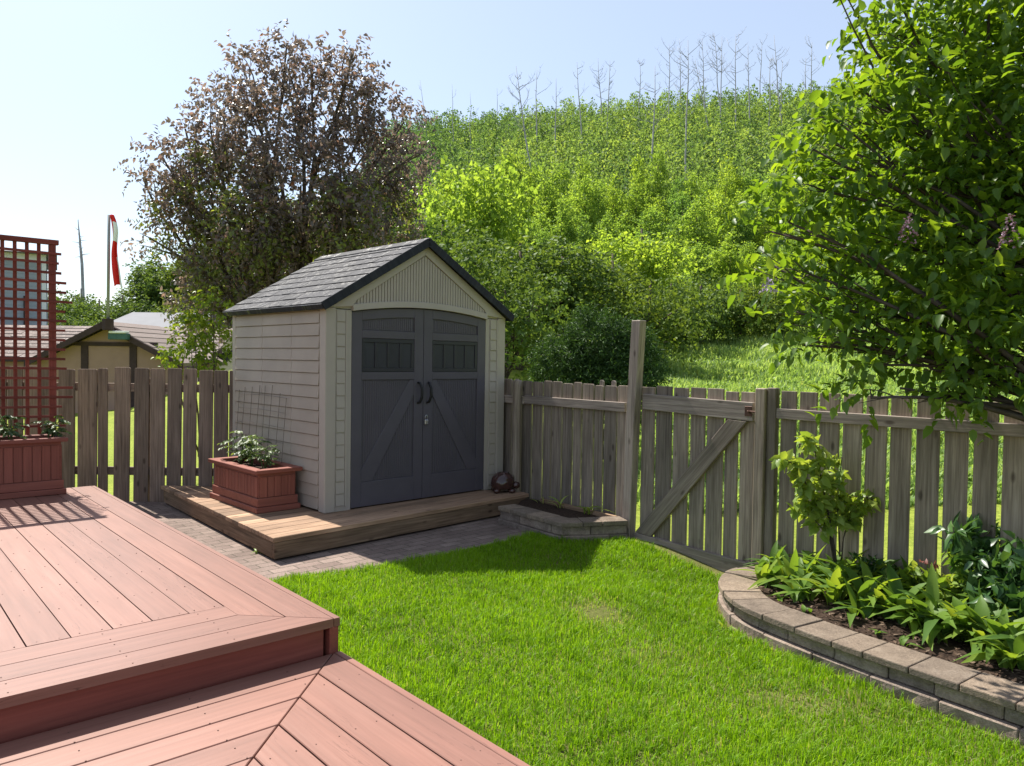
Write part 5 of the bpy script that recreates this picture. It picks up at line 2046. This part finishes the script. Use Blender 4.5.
def hill_wood():
    """the far wood on the hillside, read as one mass"""
    random.seed(5)
    parts = []
    n = 0
    cand = []
    for d in np.arange(64, 172, 2.1):
        w0, w1 = PX_AZ(365 if d > 75 else 420), PX_AZ(1090)
        x = d * math.tan(w0) + random.uniform(0, 2)
        while x < d * math.tan(w1):
            cand.append((x + random.uniform(-.8, .8), d + random.uniform(-1.2, 1.2)))
            x += random.uniform(1.2, 2.6)
    m = 150
    for (x, y) in cand:
        z = hill_height(x, y)
        patch = math.sin(x * 0.11 + 1.5 * math.sin(y * 0.07)) * math.cos(y * 0.13 + x * 0.05) + 0.5 * math.sin(x * 0.31 + y * 0.23)
        h = random.uniform(5.0, 9.5) * (1.0 if y < 140 else 0.8)
        w = h * random.uniform(0.11, 0.18)
        u = rand_unit(m)
        t = RNG.random(m) ** 0.8
        r = w * np.sin(PI * (0.15 + 0.83 * t)) ** 0.7 * RNG.uniform(0.55, 1.05, m)
        # two or three side boughs make the outline uneven
        for q in range(3):
            a = random.uniform(0, 2 * PI)
            tc = random.uniform(0.25, 0.8)
            r = r + 0.45 * w * np.exp(-((t - tc) / 0.10) ** 2) * np.maximum(0, u[:, 0] * math.cos(a) + u[:, 1] * math.sin(a))
        P = np.stack([x + u[:, 0] * r, y + u[:, 1] * r, z + h * (0.15 + 0.85 * t)], 1)
        s = RNG.uniform(0.2, 0.42, m)
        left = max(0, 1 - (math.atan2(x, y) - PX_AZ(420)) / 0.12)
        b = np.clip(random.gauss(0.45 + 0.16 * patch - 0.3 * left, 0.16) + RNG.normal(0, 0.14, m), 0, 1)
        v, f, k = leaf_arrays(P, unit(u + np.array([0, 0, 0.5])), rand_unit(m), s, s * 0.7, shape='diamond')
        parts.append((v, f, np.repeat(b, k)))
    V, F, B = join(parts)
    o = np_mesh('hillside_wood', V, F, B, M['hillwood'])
    o['kind'] = 'stuff'
    o['label'] = 'dense young green wood covering the far hillside'


hill_wood()


def snag(px0, py0, px1, py1, d, r, fork, label):
    """a bare dead trunk from its foot (px1, py1) to its tip (px0, py0)"""
    a = atd(px1, py1, d)
    b = atd(px0, py0, d)
    a.z = min(a.z, hill_height(a.x, a.y) + 3)
    t = thing('dead_tree', label, 'dead tree', a, 0, 'bare dead trees on the hill')
    mb = MB()
    v = b - a
    pts = [Vector((0, 0, -4))] + [v * s + Vector((random.uniform(-.15, .15), 0, 0)) * (1 if 0 < s < 1 else 0) for s in (0, 0.25, 0.5, 0.75, 1)]
    mb.tube(pts, [r, r, r * 0.9, r * 0.75, r * 0.5, r * 0.2], 6)
    for k in range(fork * 2 + (3 if fork else 1)):
        s = random.uniform(0.5, 0.97)
        p = v * s
        L = v.length * random.uniform(0.05, 0.28) * (1.25 - s * 0.6)
        sg = random.choice((-1, 1))
        e = p + Vector((sg * L * random.uniform(0.2, 0.85), random.uniform(-.4, .4) * L, L * random.uniform(0.3, 0.9)))
        mid = p.lerp(e, 0.5) + Vector((sg * L * 0.10, 0, random.uniform(-.08, .05) * L))
        mb.tube([p, mid, e], [r * 0.34, r * 0.22, r * 0.1], 4)
        for j in range(4):
            f = mid.lerp(e, random.uniform(-0.4, 0.9))
            mb.tube([f, f + Vector((random.uniform(-.6, .6), random.uniform(-.2, .2), random.uniform(0.1, 0.7))) * L * 0.45], [r * 0.14, r * 0.06], 3)
    mb.build('trunk', M['deadwood'], t, smooth=True)
    return t


random.seed(3)
snags = [(420, 80, 432, 125, 0), (497, 88, 499, 125, 0), (516, 66, 537, 205, 8), (537, 70, 538, 110, 1), (577, 62, 584, 100, 1), (598, 58, 605, 110, 7), (610, 60, 607, 112, 5), (470, 92, 471, 112, 0), (655, 66, 651, 170, 6), (669, 44, 670, 120, 5), (688, 40, 687, 172, 6),
         (702, 38, 706, 130, 7), (714, 33, 722, 135, 8), (722, 36, 722, 120, 4), (736, 34, 736, 125, 6), (748, 45, 750, 110, 3), (762, 40, 760, 100, 3), (774, 35, 784, 105, 3), (770, 58, 769, 150, 6), (640, 60, 640, 100, 4), (812, 42, 812, 100, 3), (695, 60, 712, 122, 5), (783, 60, 780, 100, 3), (806, 58, 806, 98, 2), (452, 84, 454, 118, 0), (680, 52, 680, 110, 4), (556, 78, 557, 104, 2)]
words = ['thin bare snag', 'tall pale dead trunk', 'forked grey dead tree', 'branched dead tree']
marks = {0: 'nearest to the bronze tree', 2: 'leaning tall in front of the slope left of the tall post', 4: 'standing alone leaning left on the ridge', 5: 'with spreading fork above the tall post', 8: 'white against the slope right of the tall post', 10: 'straight and white in the middle of the skyline', 12: 'tallest with broad fork on the skyline', 17: 'curving over the ridge left of lilac', 18: 'slender pale trunk nearest the lilac'}
for i, (x0, y0, x1, y1, fk) in enumerate(snags):
    d = random.uniform(92, 125) if y1 < 160 else 75
    w = words[1 if fk in (6,) else 0 if fk < 3 else 2 if fk > 6 else 3]
    lab = f'{w} {marks[i]}' if i in marks else f'{w} rising above the wooded ridge'
    snag(x0, y0, x1, y1, d, 0.095 if fk else 0.07, fk, lab)
# a dead spruce far left
a = atd(82, 264, 60)
t = thing('dead_tree', 'bare leaning dead spruce beyond the left roofs', 'dead tree', a)
mb = MB()
b = atd(78, 220, 60) - a
mb.tube([(0.1, 0, -3), (0, 0, 0), b * 0.5, b], [0.12, 0.11, 0.08, 0.02], 6)
for k in range(18):
    s = random.uniform(0.15, 0.95)
    p = b * s
    L = 0.9 * (1.1 - s)
    g = random.uniform(0, 2 * PI)
    mb.tube([p, p + Vector((math.cos(g) * L, math.sin(g) * L, random.uniform(-0.1, 0.35)))], [0.03, 0.008], 4)
mb.build('trunk', M['deadwood'], t)


def bank_grass():
    n = 110000
    px = RNG.uniform(640, 1120, n)
    d = RNG.uniform(8.5, 25.5, n)
    X = d * np.tan(np.arctan((px - 512) / FPX))
    Y = d
    s = (X - FENCE_P0.x) * FN.x + (Y - FENCE_P0.y) * FN.y
    ok = s > 1.6
    X, Y = X[ok], Y[ok]
    Z = np.array([hill_height(x, y) for x, y in zip(X, Y)]) + (0.05 * np.sin(X * 1.7) * np.cos(Y * 1.3) + 0.35 * np.sin(X * 0.21 + 1) * np.cos(Y * 0.17)) * np.clip((np.hypot(X, Y) - 11) / 12, 0, 1)
    q = np.abs(np.sin(X * 1.9 + np.sin(Y * 1.1) * 2)) * np.abs(np.cos(Y * 1.3 + X * 0.6))
    H = RNG.uniform(0.10, 0.26, len(X)) * (0.5 + q)
    W = RNG.uniform(0.016, 0.045, len(X))
    V, F = blades(X, Y, Z - 0.02, H, W, 1.2)
    br = np.clip(0.35 + 0.4 * (q - .3) + RNG.normal(0, 0.2, len(X)), 0, 1)
    o = np_mesh('bank_grass', V, F, np.repeat(br, 5), M['weeds'])
    o['kind'] = 'stuff'
    o['label'] = 'rough green grass and weeds on the sunny bank'


bank_grass()

# ------------------------------------------------------------------ neighbouring houses
M['stucco'] = plain('tan stucco', (0.35, 0.225, 0.18), 0.9, 0.06, 3, 0.1)
M['brown_trim'] = plain('dark brown trim', (0.055, 0.034, 0.034), 0.7, 0.2, 6, 0.2)
M['white_roof'] = plain('pale metal roof', (0.29, 0.29, 0.30), 0.9, 0.06, 1.5, 0.03)
M['grey_siding'] = plain('grey blue siding', (0.33, 0.36, 0.41), 0.7, 0.05, 3, 0.2)
M['white'] = plain('white paint', (0.78, 0.78, 0.78), 0.6, 0.03, 3, 0.3)
M['teal'] = plain('teal painted metal', (0.05, 0.11, 0.10), 0.5, 0.2, 8, 0.3)
M['flag_red'] = plain('red flag cloth', (0.70, 0.035, 0.03), 0.8, 0.08, 6, 0.1)
M['flag_white'] = plain('white flag cloth', (0.82, 0.82, 0.82), 0.8, 0.04, 6, 0.1)


def house():
    G = -1.0
    t = thing('neighbour_house', 'low tan house with brown trimmed gable and faded shingle roof', 'house', (-12.8, 24.0, G))
    Z = lambda z: z - G
    apex = 2.50
    hw = 2.42
    ez = 1.20
    mb = MB()
    mb.xz([(-hw + 0.15, 0), (hw - 0.15, 0), (hw - 0.15, Z(ez) + 0.05), (0, Z(apex) - 0.10), (-hw + 0.15, Z(ez) + 0.05)], 0.0, 0.2)
    mb.box(-6.5, -hw + 0.149, 1.3, 1.5, 0, Z(1.35))
    mb.box(hw - 0.149, 2.9, 1.3, 1.5, 0, Z(1.35))
    mb.build('wall', M['stucco'], t)
    mb = MB()
    for x, w in ((-0.78, 0.11), (0.76, 0.11)):
        mb.box(x - w, x + w, -0.04, -0.002, 0.3, Z(1.80), 2)
    mb.box(-1.55, 1.55, -0.045, -0.003, Z(1.80), Z(1.92))
    mb.build('timber', M['brown_trim'], t)
    # gable roof with rake boards
    mb = MB()
    rk = MB()
    for s in (1, -1):
        dx, dz = hw + 0.05, apex - ez
        L = math.hypot(dx, dz)
        for q in range(8):
            f0, f1 = q / 8, (q + 1) / 8 + 0.01
            f1 = min(1, f1)
            P = lambda f, y, h: (s * dx * (1 - f), y, Z(ez) + dz * f + h)
            vs = [P(f0, -0.35, 0.10), P(f1, -0.35, 0.08), P(f1, 3.4, 0.08), P(f0, 3.4, 0.10), P(f0, -0.35, 0.0), P(f1, -0.35, 0.0), P(f1, 3.4, 0.0), P(f0, 3.4, 0.0)]
            fs = [(0, 1, 2, 3), (7, 6, 5, 4), (0, 4, 5, 1), (1, 5, 6, 2), (2, 6, 7, 3), (3, 7, 4, 0)]
            if s < 0:
                pass
            mb.add(vs, fs if s < 0 else [f[::-1] for f in fs])
        rk.xz([(s * dx, Z(ez) - 0.10), (s * dx, Z(ez) + 0.085), (0, Z(apex) + 0.065), (0, Z(apex) - 0.14)], -0.40, -0.352)
    # main roof behind, eaves parallel to the fence
    for q in range(10):
        f0, f1 = q / 10, min(1, (q + 1) / 10 + 0.01)
        x = -6.8
        while x < 2.7:
            w = random.choice((0.5, 0.7, 0.9))
            x1 = min(2.75, x + w)
            yy = lambda f: 1.1 + 2.6 * f
            zz = lambda f: Z(1.36) + 1.16 * f
            h = random.uniform(0.05, 0.075)
            vs = [(x, yy(f0), zz(f0) + h), (x1 - .01, yy(f0), zz(f0) + h), (x1 - .01, yy(f1), zz(f1) + .04), (x, yy(f1), zz(f1) + .04), (x, yy(f0), zz(f0)), (x1 - .01, yy(f0), zz(f0)), (x1 - .01, yy(f1), zz(f1)), (x, yy(f1), zz(f1))]
            mb.add(vs, [(0, 1, 2, 3), (7, 6, 5, 4), (0, 4, 5, 1), (1, 5, 6, 2), (2, 6, 7, 3), (3, 7, 4, 0)])
            x = x1
    mb.build('roof', M['house_roof'], t)
    rk.build('gable_trim', M['brown_trim'], t)
    for xa, xb in ((-6.8, -hw), (hw, 2.75)):
        fs_ = MB()
        fs_.box(xa, xb, 1.05, 1.09, Z(1.25), Z(1.40))
        fs_.build('eave_board', M['brown_trim'], t)
    mb = MB()
    for x in (-0.03, 0.14):
        mb.tube([(1.62 + x, 3.0, Z(2.2)), (1.62 + x, 3.0, Z(2.66))], 0.05, 8)
    mb.build('vent_pipe', M['brown_trim'], t)
    # lamp box in the gable
    b = thing('nest_box', 'teal box with a pale lid under the tan gable peak', 'box', (-12.8 + 0.55, 23.55, 2.0))
    mb = MB()
    mb.box(-0.30, 0.30, -0.12, 0.10, 0.0, 0.19)
    mb.build('body', M['teal'], b, bevel=0.01)
    mb = MB()
    mb.box(-0.26, 0.26, -0.16, 0.10, 0.195, 0.27)
    mb.build('lid', M['white'], b, bevel=0.01)
    return t


house()


def flagpole():
    Y = 23.4
    base = atd(108, 330, Y)
    top = atd(109, 215, Y)
    t = thing('flagpole', 'slim grey flagpole fixed at the peak of the tan gable', 'flagpole', base)
    mb = MB()
    mb.tube([(0, 0, 0), (0, 0, 0.35)], 0.17, 8)
    mb.build('socket', M['brown_trim'], t)
    mb = MB()
    mb.tube([(0, 0, 0.3), top - base], 0.045, 8)
    mb.build('pole', plain('grey pole', (0.25, 0.27, 0.26), 0.5, 0.1), t, smooth=True)
    # the flag hangs in folds beside the pole
    f = thing('flag', 'limp red and white flag hanging in folds from the pole', 'flag', top)
    n, m = 40, 12
    Ht = (atd(121, 288, Y) - top).z
    V, F, mi = [], [], []
    for i in range(n + 1):
        s = i / n
        x0 = 0.05 + 0.10 * s + 0.05 * math.sin(s * 7)
        w = 0.12 + 0.20 * s + 0.03 * math.sin(s * 11)
        for j in range(m + 1):
            u = j / m
            x = x0 + w * u
            y = 0.09 * math.sin(u * 9 + s * 2) * (0.4 + s) - 0.05
            V.append((x, y, Ht * s * (1 - 0.05 * (1 - u) + 0.02 * math.sin(u * 9))))
    for i in range(n):
        for j in range(m):
            a = i * (m + 1) + j
            F.append((a, a + 1, a + m + 2, a + m + 1))
            s, u = i / n, j / m
            red = s < 0.11 or (0.36 < s <= 0.55) or (s > 0.55 and u < 0.62)
            if 0.09 <= s <= 0.34:
                red = u < 0.12
            mi.append(0 if red else 1)
    me = bpy.data.meshes.new('cloth')
    me.from_pydata(V, [], F)
    me.materials.append(M['flag_red'])
    me.materials.append(M['flag_white'])
    me.polygons.foreach_set('material_index', mi)
    me.polygons.foreach_set('use_smooth', [True] * len(F))
    o = link(bpy.data.objects.new('cloth', me), f)
    sd = o.modifiers.new('thick', 'SOLIDIFY')
    sd.thickness = 0.01


flagpole()


def far_houses():
    a = atd(84, 330, 36)
    t = thing('pale_roof_house', 'house with a pale flat pitched roof behind the tan gable', 'house', (a.x, 36, -1))
    Z = lambda z: z + 1
    x1 = atd(182, 320, 36).x - a.x
    mb = MB()
    mb.box(0.2, x1, 0.6, 5, 0, Z(2.75))
    mb.build('wall', M['stucco'], t)
    mb = MB()
    z0, z1 = atd(130, 331, 36).z, atd(130, 313, 38.5).z
    vs = [(0.25, 0, Z(z0)), (x1 + .5, 0, Z(z0)), (x1 + .5, 2.6, Z(z1) + .05), (1.0, 2.6, Z(z1) + .05), (0.25, 5.6, Z(z0)), (x1 + .5, 5.6, Z(z0)), (0.25, 0, Z(z0) - .1), (x1 + .5, 0, Z(z0) - .1), (x1 + .5, 5.6, Z(z0) - .1), (0.25, 5.6, Z(z0) - .1)]
    mb.add(vs, [(0, 1, 2, 3), (3, 2, 5, 4), (0, 3, 4), (1, 5, 2), (6, 7, 1, 0), (9, 8, 7, 6), (4, 5, 8, 9), (7, 8, 5, 1), (6, 0, 4, 9)])
    mb.build('roof', M['white_roof'], t)
    # grey house at the far left, seen through the lattice
    a = atd(46, 330, 31)
    z1 = atd(20, 240, 31).z
    t = thing('grey_house', 'tall grey blue house seen through the red lattice', 'house', (a.x, 31, -1), R_(31))
    mb = MB()
    mb.box(-9, 0, 0.0, 6, 0, z1 + 0.4)
    for k in range(40):
        z = 0.3 + k * 0.16
        if z < z1 + 0.2:
            mb.box(-9, 0.001, -0.012, -0.001, z, z + 0.145)
    mb.build('wall', M['grey_siding'], t)
    mb = MB()
    mb.box(-0.14, 0.015, -0.03, -0.0125, 0, z1 + 0.4)
    mb.box(-9, 0.0, -0.04, -0.031, z1 + 0.1, z1 + 0.4)
    mb.build('corner_trim', M['white'], t)
    mb = MB()
    mb.tube([(-0.72, -0.09, 0.2), (-0.72, -0.09, z1 - 1.3)], 0.05, 8)
    mb.build('downpipe', M['brown_trim'], t)
    mb = MB()
    mb.add([(-9.4, -0.5, z1 + 0.41), (0.4, -0.5, z1 + 0.41), (0.4, 6.5, z1 + 0.41), (-9.4, 6.5, z1 + 0.41), (-9.4, 3, z1 + 1.0), (-2.6, 3, z1 + 1.0)], [(0, 1, 5, 4), (1, 2, 5), (2, 3, 4, 5), (3, 0, 4), (3, 2, 1, 0)])
    mb.build('roof', M['white_roof'], t)


far_houses()

# ------------------------------------------------------------------ light, sky, camera
w = bpy.data.worlds.new('World')
SC.world = w
w.use_nodes = True
nt = w.node_tree
bg = nt.nodes['Background']
sky = nt.nodes.new('ShaderNodeTexSky')
sky.sky_type = 'NISHITA'
sky.sun_disc = False
sky.sun_elevation = SUN_EL
sky.sun_rotation = SUN_AZ
sky.air_density = 1.0
sky.dust_density = 1.1
sky.ozone_density = 2.5
# summer haze whitens the clear sky evenly
nt.links.new(mixc(nt, 0.3, sky.outputs[0], (6.5, 7.0, 7.7)), bg.inputs[0])
bg.inputs[1].default_value = 0.088

sd = bpy.data.lights.new('sun', 'SUN')
sd.energy = 5.0
sd.angle = R_(0.55)
sd.color = (1.0, 0.95, 0.86)
so = bpy.data.objects.new('sun', sd)
COL.objects.link(so)
S = Vector((math.sin(SUN_AZ) * math.cos(SUN_EL), math.cos(SUN_AZ) * math.cos(SUN_EL), math.sin(SUN_EL)))
so.rotation_euler = S.to_track_quat('Z', 'Y').to_euler()
so.location = S * 30

cd = bpy.data.cameras.new('camera')
cd.sensor_width = 36.0
cd.lens = 36.0 * FPX / 1024
cd.clip_end = 9000
cd.clip_start = 0.05
co = bpy.data.objects.new('camera', cd)
COL.objects.link(co)
mw = Matrix((RX, UX, -_F)).transposed().to_4x4()
mw.translation = EYEP
co.matrix_world = mw
SC.camera = co

SC.view_settings.view_transform = 'Standard'
SC.view_settings.look = 'None'
SC.view_settings.exposure = 0.98
SC.view_settings.gamma = 1.0
SC.cycles.max_bounces = 8
SC.cycles.transparent_max_bounces = 8
SC.cycles.use_denoising = True
